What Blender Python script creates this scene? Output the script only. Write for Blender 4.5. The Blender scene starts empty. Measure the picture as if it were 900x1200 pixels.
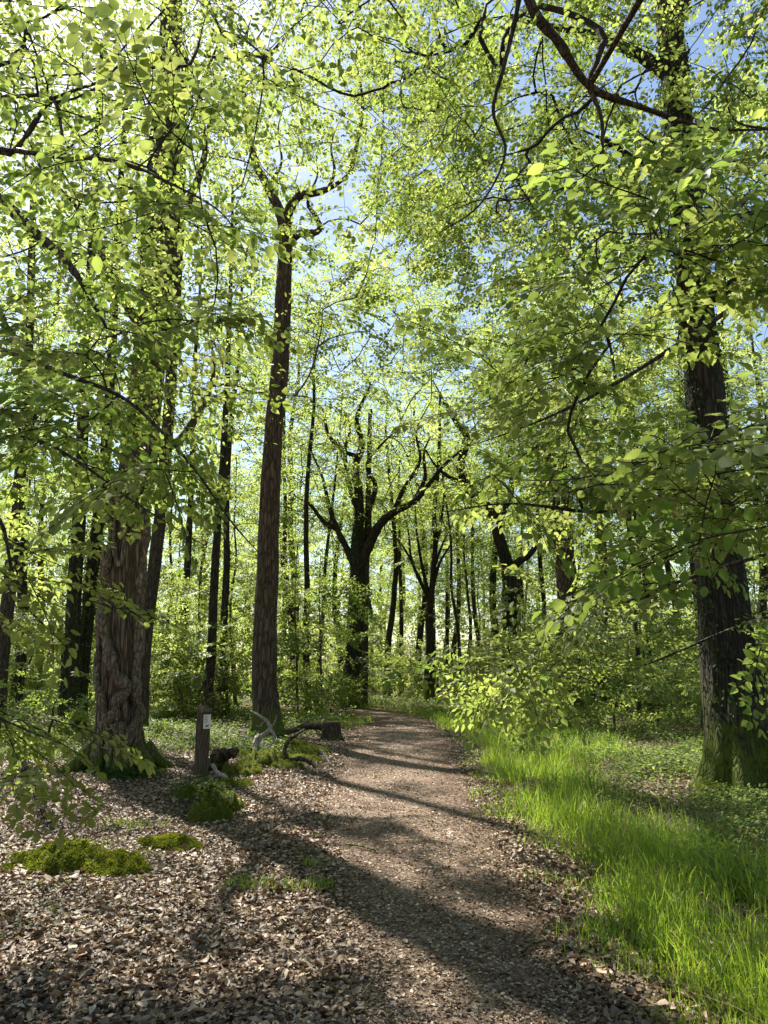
import bpy, math, random
import numpy as np
from mathutils import Vector

R_ = math.radians
rng = np.random.default_rng(11)
random.seed(11)
C = bpy.context.scene.collection
scene = bpy.context.scene

# ------------------------------------------------------------------ camera model
PITCH = R_(12.05); F = 866.0; CAMZ = 1.6
CP, SP = math.cos(PITCH), math.sin(PITCH)
def ray(px, py):
    u = (600 - py) / F; r = (px - 450) / F
    return np.array([r, CP - SP * u, SP + CP * u])
def at(px, py, Y):
    d = ray(px, py)
    return np.array([0, 0, CAMZ]) + d * (Y / d[1])
def ground(px, py, z=0.0):
    d = ray(px, py)
    return np.array([0, 0, CAMZ]) + d * ((z - CAMZ) / d[2])
def pxscale(Y):            # metres per photo pixel at depth Y
    return Y / F

SUN_AZ, SUN_EL = R_(31.5), R_(50)
SD = np.array([-math.sin(SUN_AZ) * math.cos(SUN_EL), math.cos(SUN_AZ) * math.cos(SUN_EL), math.sin(SUN_EL)])

# ------------------------------------------------------------------ terrain
BANK = [(ground(300, 905), 1.5, .45, .08, -.5), (ground(235, 935), .7, .5, .05, 0), (ground(140, 900), 1.6, 1.3, .05, 0),
        (ground(870, 930), 1.7, 1.4, .06, 0), (ground(90, 1025), .9, .35, .03, 0), (ground(205, 996), .4, .25, .02, 0)]
def H(x, y):
    x = np.asarray(x, float); y = np.asarray(y, float)
    h = .035 * np.sin(.9 * x + .4) * np.sin(.7 * y + 1.) + .02 * np.sin(1.9 * x + y) + .05 * np.sin(.21 * x + 1) * np.sin(.17 * y)
    for (c, rx, ry, a, ang) in BANK:
        dx, dy = x - c[0], y - c[1]
        ca, sa = math.cos(ang), math.sin(ang)
        q = ((dx * ca + dy * sa) / rx) ** 2 + ((-dx * sa + dy * ca) / ry) ** 2
        h = h + a * np.exp(-q)
    return h
def Hs(x, y): return float(H(x, y))

# path edges (left, right) from the photograph, as ground points
_pl = [(405, 1330), (400, 1200), (398, 1100), (385, 1000), (372, 950), (388, 910), (402, 880), (418, 860), (434, 848), (440, 841)]
_pr = [(800, 1330), (705, 1200), (655, 1100), (598, 1000), (562, 950), (548, 910), (535, 880), (521, 860), (508, 848), (497, 841)]
PL = np.array([ground(*p)[:2] for p in _pl]); PR = np.array([ground(*p)[:2] for p in _pr])
PL = np.vstack([PL, [[-2.6, 30], [-6.5, 33], [-14, 36]]]); PR = np.vstack([PR, [[-.3, 31.5], [-4.5, 35.5], [-13, 39]]])
PCx = (PL + PR) / 2
def path_u(x, y):          # 0 at centre, 1 at the edge, >1 outside
    x = np.asarray(x, float); y = np.asarray(y, float)
    l = np.interp(y, PL[:, 1], PL[:, 0]); r = np.interp(y, PR[:, 1], PR[:, 0])
    return np.abs(x - (l + r) / 2) / np.maximum((r - l) / 2, .1)
def path_side(x, y):
    return np.asarray(x) - np.interp(y, PR[:, 1], PR[:, 0])

# ------------------------------------------------------------------ mesh builder
class MB:
    def __init__(s): s.V = []; s.Rn = []; s.F = []; s.n = 0
    def add(s, V, faces, rnd=.5, mat=0):
        V = np.asarray(V, float).reshape(-1, 3)
        s.V.append(V)
        s.Rn.append(np.broadcast_to(np.asarray(rnd, float), (len(V),)).copy())
        for f in faces:
            f = np.asarray(f, int)
            if len(f): s.F.append((f + s.n, mat))
        s.n += len(V)
    def build(s, name, mats, parent=None, base=(0, 0, 0), smooth=True, loc=None):
        me = bpy.data.meshes.new(name)
        V = np.concatenate(s.V) - np.asarray(base, float)
        me.vertices.add(len(V)); me.vertices.foreach_set('co', V.astype(np.float32).ravel())
        li = np.concatenate([f.ravel() for f, m in s.F])
        tot = np.concatenate([np.full(len(f), f.shape[1]) for f, m in s.F])
        mi = np.concatenate([np.full(len(f), m) for f, m in s.F])
        st = np.concatenate([[0], np.cumsum(tot)[:-1]])
        me.loops.add(len(li)); me.loops.foreach_set('vertex_index', li.astype(np.int32))
        me.polygons.add(len(tot)); me.polygons.foreach_set('loop_start', st.astype(np.int32))
        me.polygons.foreach_set('material_index', mi.astype(np.int32))
        me.polygons.foreach_set('use_smooth', np.full(len(tot), smooth))
        at_ = me.attributes.new('rnd', 'FLOAT', 'POINT'); at_.data.foreach_set('value', np.concatenate(s.Rn).astype(np.float32))
        me.update(calc_edges=True)
        for m in (mats if isinstance(mats, (list, tuple)) else [mats]): me.materials.append(m)
        o = bpy.data.objects.new(name, me); C.objects.link(o)
        if parent is not None: o.parent = parent
        else: o.location = base
        if loc is not None: o.location = loc
        return o

def thing(name, label, cat, loc, group=None):
    o = bpy.data.objects.new(name, None); C.objects.link(o); o.location = loc
    o['label'] = label; o['category'] = cat
    if group: o['group'] = group
    return o
def tag(o, label=None, cat=None, group=None, kind=None):
    if label: o['label'] = label
    if cat: o['category'] = cat
    if group: o['group'] = group
    if kind: o['kind'] = kind
    return o
def dup(root, loc, rz, sc, label, group):
    r = root.copy(); C.objects.link(r); r.location = loc; r.rotation_euler = (0, 0, rz); r.scale = (sc, sc, sc)
    r['label'] = label; r['group'] = group
    for ch in root.children:
        c = ch.copy(); C.objects.link(c); c.parent = r
    return r

def norm(v): return v / np.maximum(np.linalg.norm(v, axis=-1, keepdims=True), 1e-9)
def catmull(P, n=6):
    P = np.asarray(P, float)
    if len(P) < 3:
        t = np.linspace(0, 1, n + 1)[:, None]; return P[0] * (1 - t) + P[-1] * t
    Q = np.vstack([2 * P[0] - P[1], P, 2 * P[-1] - P[-2]]); out = []
    for i in range(1, len(Q) - 2):
        p0, p1, p2, p3 = Q[i - 1], Q[i], Q[i + 1], Q[i + 2]
        for t in np.linspace(0, 1, n, endpoint=False):
            out.append(.5 * ((2 * p1) + (-p0 + p2) * t + (2 * p0 - 5 * p1 + 4 * p2 - p3) * t * t + (-p0 + 3 * p1 - 3 * p2 + p3) * t ** 3))
    out.append(P[-1]); return np.array(out)
def tube(mb, P, r, sides=6, mat=0, rnd=.5, cap=True, mod=None):
    P = np.asarray(P, float); r = np.broadcast_to(np.asarray(r, float), (len(P),))
    T = norm(np.gradient(P, axis=0))
    ref = np.array([1, 0, 0]) if abs(T[:, 0]).mean() < .6 else np.array([0, .25, 1.])
    A = norm(np.cross(T, ref)); B = np.cross(T, A)
    th = np.linspace(0, 2 * np.pi, sides, endpoint=False)
    rr = r[:, None] * np.ones((1, sides))
    if mod is not None: rr = rr * mod(th[None, :], P)
    V = P[:, None] + rr[..., None] * (np.cos(th)[None, :, None] * B[:, None] + np.sin(th)[None, :, None] * A[:, None])
    n = len(P); i = np.arange(n - 1)[:, None] * sides; j = np.arange(sides)[None]; k = (j + 1) % sides
    f = np.stack([i + j, i + k, i + sides + k, i + sides + j], -1).reshape(-1, 4)
    faces = [f]
    if cap: faces.append(np.arange(sides)[None] + (n - 1) * sides)
    mb.add(V.reshape(-1, 3), faces, rnd, mat)
    return V

# ------------------------------------------------------------------ materials
def new_mat(name):
    m = bpy.data.materials.new(name); m.use_nodes = True; nt = m.node_tree; nt.nodes.clear()
    out = nt.nodes.new('ShaderNodeOutputMaterial')
    return m, nt, out
def ramp(nt, fac, stops):
    r = nt.nodes.new('ShaderNodeValToRGB'); e = r.color_ramp.elements
    while len(e) < len(stops): e.new(.5)
    for el, (p, c) in zip(e, stops): el.position = p; el.color = (*c, 1)
    nt.links.new(fac, r.inputs[0]); return r.outputs[0]
def mix(nt, f, a, b, mode='MIX'):
    m = nt.nodes.new('ShaderNodeMix'); m.data_type = 'RGBA'; m.blend_type = mode
    for s, v in ((m.inputs[0], f), (m.inputs[6], a), (m.inputs[7], b)):
        if isinstance(v, (int, float)): s.default_value = v
        elif isinstance(v, tuple): s.default_value = (*v, 1)
        else: nt.links.new(v, s)
    return m.outputs[2]
def mth(nt, op, a, b=None, clamp=False):
    m = nt.nodes.new('ShaderNodeMath'); m.operation = op; m.use_clamp = clamp
    for s, v in zip(m.inputs, (a, b)):
        if v is None: continue
        if isinstance(v, (int, float)): s.default_value = v
        else: nt.links.new(v, s)
    return m.outputs[0]
def noise(nt, vec, scale, detail=4, rough=.55, dist=0):
    n = nt.nodes.new('ShaderNodeTexNoise'); n.inputs['Scale'].default_value = scale; n.inputs['Detail'].default_value = detail
    n.inputs['Roughness'].default_value = rough; n.inputs['Distortion'].default_value = dist
    if vec is not None: nt.links.new(vec, n.inputs['Vector'])
    return n.outputs['Fac']
def coords(nt, scale=(1, 1, 1), kind='Object'):
    t = nt.nodes.new('ShaderNodeTexCoord'); m = nt.nodes.new('ShaderNodeMapping'); m.inputs['Scale'].default_value = scale
    nt.links.new(t.outputs[kind], m.inputs[0]); return m.outputs[0]
def attr(nt, name='rnd'):
    a = nt.nodes.new('ShaderNodeAttribute'); a.attribute_name = name; return a.outputs['Fac']

def leaf_mat(name, stops, tstops, trans=.5, rough=.5, spec=.35):
    m, nt, out = new_mat(name)
    a = attr(nt)
    d = nt.nodes.new('ShaderNodeBsdfPrincipled'); d.inputs['Roughness'].default_value = rough
    d.inputs['Specular IOR Level'].default_value = spec
    nt.links.new(ramp(nt, a, stops), d.inputs['Base Color'])
    t = nt.nodes.new('ShaderNodeBsdfTranslucent'); nt.links.new(ramp(nt, a, tstops), t.inputs['Color'])
    mx = nt.nodes.new('ShaderNodeMixShader'); mx.inputs[0].default_value = trans
    nt.links.new(d.outputs[0], mx.inputs[1]); nt.links.new(t.outputs[0], mx.inputs[2])
    nt.links.new(mx.outputs[0], out.inputs[0]); return m

M = {}
M['leaf'] = leaf_mat('spring_beech_leaf', [(0, (.07, .12, .03)), (.5, (.10, .15, .035)), (1, (.14, .18, .05))],
                     [(0, (.25, .37, .055)), (.5, (.38, .465, .09)), (1, (.52, .56, .15))], .62)
M['leaf_dark'] = leaf_mat('oak_leaf', [(0, (.045, .085, .018)), (1, (.09, .13, .025))],
                          [(0, (.30, .42, .06)), (1, (.56, .61, .14))], .58)
M['herb'] = leaf_mat('herb_leaf', [(0, (.05, .09, .022)), (1, (.10, .15, .04))], [(0, (.18, .28, .04)), (1, (.42, .50, .10))], .45, .5, .25)
M['ivy'] = leaf_mat('ivy_leaf', [(0, (.018, .04, .012)), (1, (.05, .085, .02))], [(0, (.03, .08, .01)), (1, (.08, .16, .02))], .2, .65, .06)
M['grass'] = leaf_mat('grass_blade', [(0, (.07, .13, .018)), (1, (.14, .20, .03))], [(0, (.26, .46, .03)), (1, (.50, .62, .06))], .5, .42, .4)
M['moss'] = leaf_mat('moss_tuft', [(0, (.045, .065, .01)), (1, (.20, .22, .03))], [(0, (.10, .14, .01)), (1, (.42, .45, .04))], .4, .8, .1)
M['litter'] = leaf_mat('dead_leaf', [(0, (.04, .024, .013)), (.35, (.14, .088, .05)), (.68, (.34, .24, .145)), (1, (.68, .56, .40))],
                       [(0, (.08, .04, .02)), (1, (.30, .17, .08))], .2, .5, .35)

def bark(name, c0, c1, c2, moss=.0, zs=.16, sc=14, bump=.7, mossh=.9, mosscol=(.085, .11, .012)):
    m, nt, out = new_mat(name)
    b = nt.nodes.new('ShaderNodeBsdfPrincipled'); b.inputs['Roughness'].default_value = .85; b.inputs['Specular IOR Level'].default_value = .2
    v = coords(nt, (1, 1, zs)); n1 = noise(nt, v, sc, 8, .62, .6)
    vo = nt.nodes.new('ShaderNodeTexVoronoi'); vo.feature = 'DISTANCE_TO_EDGE'; vo.inputs['Scale'].default_value = sc * 1.1
    vd = nt.nodes.new('ShaderNodeVectorMath'); vd.operation = 'ADD'
    nz = nt.nodes.new('ShaderNodeTexNoise'); nz.inputs['Scale'].default_value = sc * .6; nt.links.new(v, nz.inputs['Vector'])
    sc_ = nt.nodes.new('ShaderNodeVectorMath'); sc_.operation = 'SCALE'; sc_.inputs[3].default_value = .12
    nt.links.new(nz.outputs['Color'], sc_.inputs[0]); nt.links.new(v, vd.inputs[0]); nt.links.new(sc_.outputs[0], vd.inputs[1])
    nt.links.new(vd.outputs[0], vo.inputs['Vector'])
    fur = mth(nt, 'MULTIPLY', vo.outputs['Distance'], 5., True)
    col = ramp(nt, n1, [(.3, c0), (.55, c1), (.75, c2)])
    col = mix(nt, mth(nt, 'MULTIPLY', mth(nt, 'SUBTRACT', 1., fur), .8), col, tuple(x * .35 for x in c0))
    big = noise(nt, coords(nt), 1.7, 5, .6)
    if moss > 0:
        sep = nt.nodes.new('ShaderNodeSeparateXYZ'); nt.links.new(coords(nt), sep.inputs[0])
        hz = mth(nt, 'SUBTRACT', 1., mth(nt, 'DIVIDE', sep.outputs[2], mossh), True)
        n3 = noise(nt, coords(nt), 5, 6, .65)
        k = mth(nt, 'ADD', hz, mth(nt, 'MULTIPLY', mth(nt, 'SUBTRACT', n3, .55), 1.6))
        k = mth(nt, 'MULTIPLY', mth(nt, 'SUBTRACT', k, .25), 3.0 * moss, True)
        k2 = mth(nt, 'MULTIPLY', mth(nt, 'SUBTRACT', big, .52), 2.5 * moss, True)
        k = mth(nt, 'MAXIMUM', k, mth(nt, 'MULTIPLY', k2, .5))
        mc = mix(nt, noise(nt, coords(nt), 60, 2), tuple(x * .5 for x in mosscol), tuple(x * 1.5 for x in mosscol))
        col = mix(nt, k, col, mc)
    nt.links.new(col, b.inputs['Base Color'])
    h = mth(nt, 'ADD', mth(nt, 'MULTIPLY', fur, .6), mth(nt, 'MULTIPLY', n1, .8))
    h = mth(nt, 'ADD', h, mth(nt, 'MULTIPLY', noise(nt, coords(nt), 90, 3), .15))
    bp = nt.nodes.new('ShaderNodeBump'); bp.inputs['Strength'].default_value = bump; bp.inputs['Distance'].default_value = .06
    nt.links.new(h, bp.inputs['Height']); nt.links.new(bp.outputs[0], b.inputs['Normal'])
    nt.links.new(b.outputs[0], out.inputs[0]); return m
M['bark_old'] = bark('old_grey_brown_bark', (.075, .055, .034), (.19, .14, .088), (.31, .24, .16), .8, .12, 15, 1., 1.0)
M['bark_red'] = bark('reddish_brown_bark', (.05, .036, .024), (.125, .086, .055), (.20, .145, .10), .8, .2, 12, .8, 1.3)
M['bark_dark'] = bark('dark_ivied_bark', (.022, .019, .013), (.055, .045, .03), (.11, .09, .06), .8, .16, 14, .9, 1.6)
M['bark_mid'] = bark('grey_brown_bark', (.04, .032, .022), (.09, .072, .048), (.15, .122, .085), .5, .2, 16, .7, 1.)
M['twig'] = bark('dark_twig_bark', (.03, .024, .019), (.05, .04, .03), (.08, .066, .05), 0, .5, 30, .4)
M['bleached'] = bark('bleached_dead_wood', (.26, .22, .165), (.46, .40, .32), (.60, .54, .45), 0, .3, 26, .5)
M['deadwood'] = bark('rotten_brown_wood', (.06, .038, .025), (.13, .085, .055), (.2, .14, .1), .35, .3, 16, .9, .3)
M['post'] = bark('weathered_post_wood', (.06, .045, .028), (.12, .09, .055), (.19, .145, .095), .4, .06, 34, .35, .25)
M['vine'] = bark('vine_bark', (.10, .075, .05), (.22, .17, .11), (.34, .27, .185), .5, .3, 18, .7, .7)
def plain(name, col, rough=.5):
    m, nt, out = new_mat(name); b = nt.nodes.new('ShaderNodeBsdfPrincipled')
    b.inputs['Base Color'].default_value = (*col, 1); b.inputs['Roughness'].default_value = rough
    n = noise(nt, coords(nt), 40, 3); nt.links.new(mix(nt, n, tuple(c * .8 for c in col), tuple(min(1, c * 1.15) for c in col)), b.inputs['Base Color'])
    nt.links.new(b.outputs[0], out.inputs[0]); return m
M['plate'] = plain('white_plate', (.62, .62, .56), .35)
M['print'] = plain('grey_print', (.16, .17, .13), .6)

def soil_mat(name, cols, sc, bump, wear=False):
    m, nt, out = new_mat(name); b = nt.nodes.new('ShaderNodeBsdfPrincipled'); b.inputs['Roughness'].default_value = .9
    b.inputs['Specular IOR Level'].default_value = .15
    v = coords(nt)
    a = noise(nt, v, sc, 8, .7, .3); c = noise(nt, v, .8, 4)
    fine = noise(nt, v, sc * 4, 4, .7)
    vo = nt.nodes.new('ShaderNodeTexVoronoi'); vo.inputs['Scale'].default_value = sc * 1.3; vo.inputs['Randomness'].default_value = 1; nt.links.new(v, vo.inputs['Vector'])
    sepc = nt.nodes.new('ShaderNodeSeparateColor'); nt.links.new(vo.outputs['Color'], sepc.inputs[0])
    f = mth(nt, 'ADD', mth(nt, 'MULTIPLY', a, .55), mth(nt, 'MULTIPLY', sepc.outputs[0], .35))
    f = mth(nt, 'ADD', f, mth(nt, 'MULTIPLY', mth(nt, 'SUBTRACT', c, .5), .4))
    col = ramp(nt, f, [(.12, cols[0]), (.36, cols[1]), (.55, cols[2]), (.8, cols[3])])
    if wear:
        e = mth(nt, 'ADD', attr(nt), mth(nt, 'MULTIPLY', mth(nt, 'SUBTRACT', noise(nt, v, 1.7, 5, .65), .5), 1.3))
        k = mth(nt, 'MULTIPLY', mth(nt, 'SUBTRACT', e, .35), 2., True)
        col = mix(nt, k, col, mix(nt, .7, col, (.13, .082, .052)))
    nt.links.new(col, b.inputs['Base Color'])
    bp = nt.nodes.new('ShaderNodeBump'); bp.inputs['Strength'].default_value = bump; bp.inputs['Distance'].default_value = .02
    nt.links.new(mth(nt, 'ADD', sepc.outputs[1], fine), bp.inputs['Height']); nt.links.new(bp.outputs[0], b.inputs['Normal'])
    nt.links.new(b.outputs[0], out.inputs[0]); return m
M['ground'] = soil_mat('forest_floor_soil', [(.035, .024, .017), (.09, .06, .042), (.16, .11, .075), (.27, .20, .14)], 16, .8)
M['path'] = soil_mat('trodden_path_soil', [(.075, .046, .03), (.16, .108, .075), (.25, .18, .13), (.40, .31, .235)], 34, .7, True)

# ------------------------------------------------------------------ ground + path
def warp(n, half, k):
    t = np.linspace(-1, 1, n); return np.sinh(k * t) / np.sinh(k) * half
gx = warp(420, 160, 4.3); gy = 8 + warp(520, 170, 4.0)
X, Y = np.meshgrid(gx, gy)
jit = .012 * rng.standard_normal(X.shape) * (np.abs(X) < 12) * (Y > 2) * (Y < 22)
Z = H(X, Y) + jit * (path_u(X, Y) > 1.15)
n0, n1 = X.shape
ii = np.arange(n0 - 1)[:, None] * n1 + np.arange(n1 - 1)[None]
mb = MB(); mb.add(np.stack([X, Y, Z], -1).reshape(-1, 3), [np.stack([ii, ii + 1, ii + n1 + 1, ii + n1], -1).reshape(-1, 4)])
tag(mb.build('ground', M['ground']), kind='structure')

ys = np.concatenate([np.arange(-4, 14, .08), np.arange(14, 39, .2)])
l = np.interp(ys, PL[:, 1], PL[:, 0]); r = np.interp(ys, PR[:, 1], PR[:, 0])
u = np.linspace(-1.12, 1.12, 33)
hw = (r - l) / 2
edge = 1 + .10 * np.sin(ys * 2.3)[:, None] + .07 * np.sin(ys * 5.1 + 1)[:, None]
Xp = (l + r)[:, None] / 2 + hw[:, None] * u[None] * edge
Yp = np.repeat(ys[:, None], len(u), 1)
Zp = H(Xp, Yp) + .012 - .05 * np.clip(np.abs(u[None]) - .85, 0, 1) ** 1 * 1.3 + .003 * rng.standard_normal(Xp.shape)
n0, n1 = Xp.shape; ii = np.arange(n0 - 1)[:, None] * n1 + np.arange(n1 - 1)[None]
mb = MB(); mb.add(np.stack([Xp, Yp, Zp], -1).reshape(-1, 3), [np.stack([ii, ii + 1, ii + n1 + 1, ii + n1], -1).reshape(-1, 4)], np.repeat(np.abs(u)[None], n0, 0).ravel())
tag(mb.build('path', M['path']), kind='structure')

# ------------------------------------------------------------------ leaf templates
LEAF0_V = np.array([[0, 0, 0], [.35, 0, -.03], [.7, 0, -.045], [1.0, 0, -.11], [.13, .2, .03], [.42, .33, .05], [.76, .21, .0], [.13, -.2, .03], [.42, -.33, .05], [.76, -.21, .0]])
LEAF0_F = [np.array([[0, 1, 5, 4], [1, 2, 6, 5], [0, 7, 8, 1], [1, 8, 9, 2]]), np.array([[2, 3, 6], [2, 9, 3]])]
LEAF1_V = np.array([[0, 0, 0], [.27, .27, .05], [.72, .24, .03], [1, 0, -.05], [.72, -.24, .03], [.27, -.27, .05]])
LEAF1_F = [np.array([[0, 3, 2, 1], [0, 5, 4, 3]])]
LEAF2_V = np.array([[0, 0, 0], [.45, .34, .04], [1, 0, -.04], [.45, -.34, .04]])
LEAF2_F = [np.array([[0, 3, 2, 1]])]
LEAFS = [(LEAF0_V, LEAF0_F), (LEAF1_V, LEAF1_F), (LEAF2_V, LEAF2_F)]

_lv = np.random.default_rng(8)
def leaf_verts(LV, base, dr, nr, size, zr=(-.6, 3.2)):
    n = len(base); wy = _lv.uniform(.78, 1.15, n)[:, None, None]; wz = _lv.uniform(*zr, n)[:, None, None]
    dr = norm(dr); nr = norm(nr - (nr * dr).sum(-1, keepdims=True) * dr); sd = np.cross(nr, dr)
    return base[:, None] + size[:, None, None] * (LV[None, :, 0:1] * dr[:, None] + wy * LV[None, :, 1:2] * sd[:, None] + wz * LV[None, :, 2:3] * nr[:, None])
def add_leaves(mb, lod, base, dr, nr, size, rnd, mat=0, LV=None, LF=None, zr=(-.6, 3.2)):
    if LV is None: LV, LF = LEAFS[lod]
    if len(base) == 0: return
    V = leaf_verts(LV, base, dr, nr, size, zr); n = len(base); k = len(LV)
    off = (np.arange(n) * k)[:, None, None]
    mb.add(V.reshape(-1, 3), [(f[None] + off).reshape(-1, f.shape[1]) for f in LF], np.repeat(rnd, k), mat)

def make_spray(rg, L, spacing, size, thin=1.0):
    base, dr, nr, sz, tw = [], [], [], [], []
    def run(P, side0, sizef):
        seg = np.diff(P, axis=0); ln = np.linalg.norm(seg, axis=1); s = np.concatenate([[0], np.cumsum(ln)])
        d = spacing * .7; sd = side0
        while d < s[-1]:
            p = np.array([np.interp(d, s, P[:, k]) for k in range(3)])
            i = min(np.searchsorted(s, d) - 1, len(seg) - 1); t = seg[max(i, 0)] / ln[max(i, 0)]
            if rg.random() < thin:
                lat = np.cross([0, 0, 1], t); a = R_(rg.uniform(35, 75)) * sd
                dd = t * math.cos(a) + lat * math.sin(a) + np.array([0, 0, rg.uniform(-.55, .05)])
                base.append(p + .012 * dd); dr.append(dd); nr.append(np.array([rg.normal(0, .38), rg.normal(0, .38), 1.]))
                sz.append(size * sizef * rg.choice([rg.uniform(.45, .8), rg.uniform(.75, 1.25), rg.uniform(.8, 1.3)]))
            d += spacing * rg.uniform(.75, 1.25); sd = -sd
        p = P[-1]; base.append(p); dr.append(seg[-1] / ln[-1] + [0, 0, -.25]); nr.append(np.array([rg.normal(0, .3), rg.normal(0, .3), 1.])); sz.append(size * .95)
    t = np.linspace(0, 1, 7)
    ph = rg.uniform(0, 6)
    Pm = np.stack([L * t, .05 * L * np.sin(4 * t + ph), -.16 * L * t ** 2], -1); Pm[:, 1] -= Pm[0, 1]
    tw.append((Pm, np.linspace(.0042, .0015, 7))); run(Pm, 1, 1.)
    ns = 7; sd = 1 if rg.random() < .5 else -1
    for i in range(ns):
        q = .08 + .8 * (i + rg.uniform(0, .6)) / ns
        p = np.array([np.interp(q, t, Pm[:, k]) for k in range(3)])
        a = R_(rg.uniform(35, 60)) * sd; ll = L * (.62 - .45 * q) * rg.uniform(.6, 1.15)
        tt = np.linspace(0, 1, 4)
        Ps = p + ll * np.stack([np.cos(a * (1 - .35 * tt)) * tt, np.sin(a * (1 - .35 * tt)) * tt, rg.uniform(-.28, .1) * tt ** 1.5], -1)
        tw.append((Ps, np.linspace(.0024, .001, 4))); run(Ps, sd, .95); sd = -sd
    return [np.array(a) for a in (base, dr, nr, sz)] + [tw]
_sr = np.random.default_rng(5)
SPR = {0: [make_spray(_sr, .62, .046, .068) for _ in range(10)],
       1: [make_spray(_sr, .72, .053, .088) for _ in range(8)],
       2: [make_spray(_sr, .85, .085, .118) for _ in range(6)],
       3: [make_spray(_sr, .95, .15, .20) for _ in range(5)]}

def rotmats(h, p, r):
    ch, sh, cp, sp, cr, sr = np.cos(h), np.sin(h), np.cos(p), np.sin(p), np.cos(r), np.sin(r); z = np.zeros_like(h); o = z + 1
    Rz = np.stack([ch, -sh, z, sh, ch, z, z, z, o], -1).reshape(-1, 3, 3)
    Ry = np.stack([cp, z, -sp, z, o, z, sp, z, cp], -1).reshape(-1, 3, 3)
    Rx = np.stack([o, z, z, z, cr, -sr, z, sr, cr], -1).reshape(-1, 3, 3)
    return Rz @ Ry @ Rx

# ------------------------------------------------------------------ canopy gaps along the sun's direction
def sunspot(P):
    return P[..., 0] - SD[0] / SD[2] * P[..., 2], P[..., 1] - SD[1] / SD[2] * P[..., 2]
WIN = []   # (x, y, rx, ry, prob)
def win(px, py, rx, ry, pr): g = ground(px, py); WIN.append((g[0], g[1], rx, ry, pr))
for px, py, rx, ry, pr in [(455, 925, 1.7, 1.3, .97), (440, 890, 1.3, 2.2, .97), (300, 950, 1.3, .8, .9), (620, 890, 1.5, 1.4, .95), (700, 920, 1.8, .9, .95),
                           (640, 1010, .6, .9, .9), (590, 930, .5, .8, .9), (200, 885, 2.8, 1.3, .9), (60, 890, 2.5, 1.5, .8), (330, 880, 1.8, 2.2, .9),
                           (860, 1130, .5, .5, .8), (690, 1060, .4, .5, .85), (300, 1130, .6, .3, .8), (150, 1090, .8, .35, .75), (560, 1090, .35, .4, .7), (60, 1180, .5, .3, .8),
                           (240, 1020, .9, .35, .75), (500, 1150, .25, .4, .8), (660, 1180, .3, .4, .8), (90, 1010, .8, .4, .8), (480, 850, 1.2, 1.5, .8)]:
    win(px, py, rx, ry, pr)
WIN += [(-.1, 12.8, 2.0, 4.6, .97), (-5.2, 15.5, 4.8, 3.0, .92), (-2.2, 5.8, 2.6, 2.4, .8), (-3.5, 8.5, 2.2, 1.4, .8), (1.0, 8.6, .9, 1.6, .9), (-3.4, 7.4, 1.6, .8, .7), (0, 24, 3, 4, .8), (-6, 24, 5, 4, .7), (6, 24, 5, 4, .7), (4, 34, 12, 5, .7), (3.5, 2.0, 3.8, 3.2, .8), (-1.5, 1.0, 4.0, 2.6, .6), (1.0, 4.5, 2.0, 1.5, .35)]
_wr = np.random.default_rng(77)
for _ in range(190):
    WIN.append((_wr.uniform(-14, 16), _wr.uniform(-2, 34), _wr.uniform(.2, .9), _wr.uniform(.2, .8), _wr.uniform(.6, .95)))
WIN = np.array(WIN)
def keep_mask(P, rg):
    sx, sy = sunspot(P)
    k = np.ones(sx.shape, bool); u_ = rg.random(sx.shape)
    for (x, y, rx, ry, pr) in WIN:
        q = ((sx - x) / rx) ** 2 + ((sy - y) / ry) ** 2
        k &= ~((q < 1) & (u_ < pr) & (P[..., 2] > 4.2))
    return k

def place_sprays(mb, lod, pos, head, pit, roll, sc, rg, mat_leaf=0, mat_twig=1, cull=True, twigs=None, rb=None):
    T = SPR[lod]; K = len(T); which = rg.integers(0, K, len(pos))
    if twigs is None: twigs = lod <= 1
    if rb is None: rb = rg.uniform(.15, .85, len(pos))
    for k in range(K):
        s = which == k
        if not s.any(): continue
        Rm = rotmats(head[s], pit[s], roll[s]); base, dr, nr, sz, tw = T[k]; scl = sc[s]
        B = np.einsum('mij,lj->mli', Rm, base) * scl[:, None, None] + pos[s][:, None]
        D = np.einsum('mij,lj->mli', Rm, dr); N = np.einsum('mij,lj->mli', Rm, nr)
        S = np.repeat(sz[None], len(B), 0) * scl[:, None] ** .5
        RR = np.clip(rb[s][:, None] + rg.normal(0, .16, S.shape), 0, 1)
        nb, nl = B.shape[:2]; full = np.ones(nb, bool)
        B, D, N, S, RR = B.reshape(-1, 3), D.reshape(-1, 3), N.reshape(-1, 3), S.ravel(), RR.ravel()
        if cull:
            kk = keep_mask(B, rg); full = kk.reshape(nb, nl).mean(1) > .5; B, D, N, S, RR = B[kk], D[kk], N[kk], S[kk], RR[kk]
        add_leaves(mb, min(lod, 2), B, D, N, S, RR, mat_leaf)
        if twigs and full.any():
            tm = MB()
            for (P, r) in (tw if lod == 0 else tw[:5]): tube(tm, P, r, 3, cap=False)
            TV = np.concatenate(tm.V); nf = len(TV)
            W = (np.einsum('mij,lj->mli', Rm, TV) * scl[:, None, None] + pos[s][:, None])[full].reshape(-1, 3)
            off = (np.arange(full.sum()) * nf)[:, None, None]
            mb.add(W, [(f[None] + off).reshape(-1, f.shape[1]) for f, _ in tm.F], .5, mat_twig)

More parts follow.
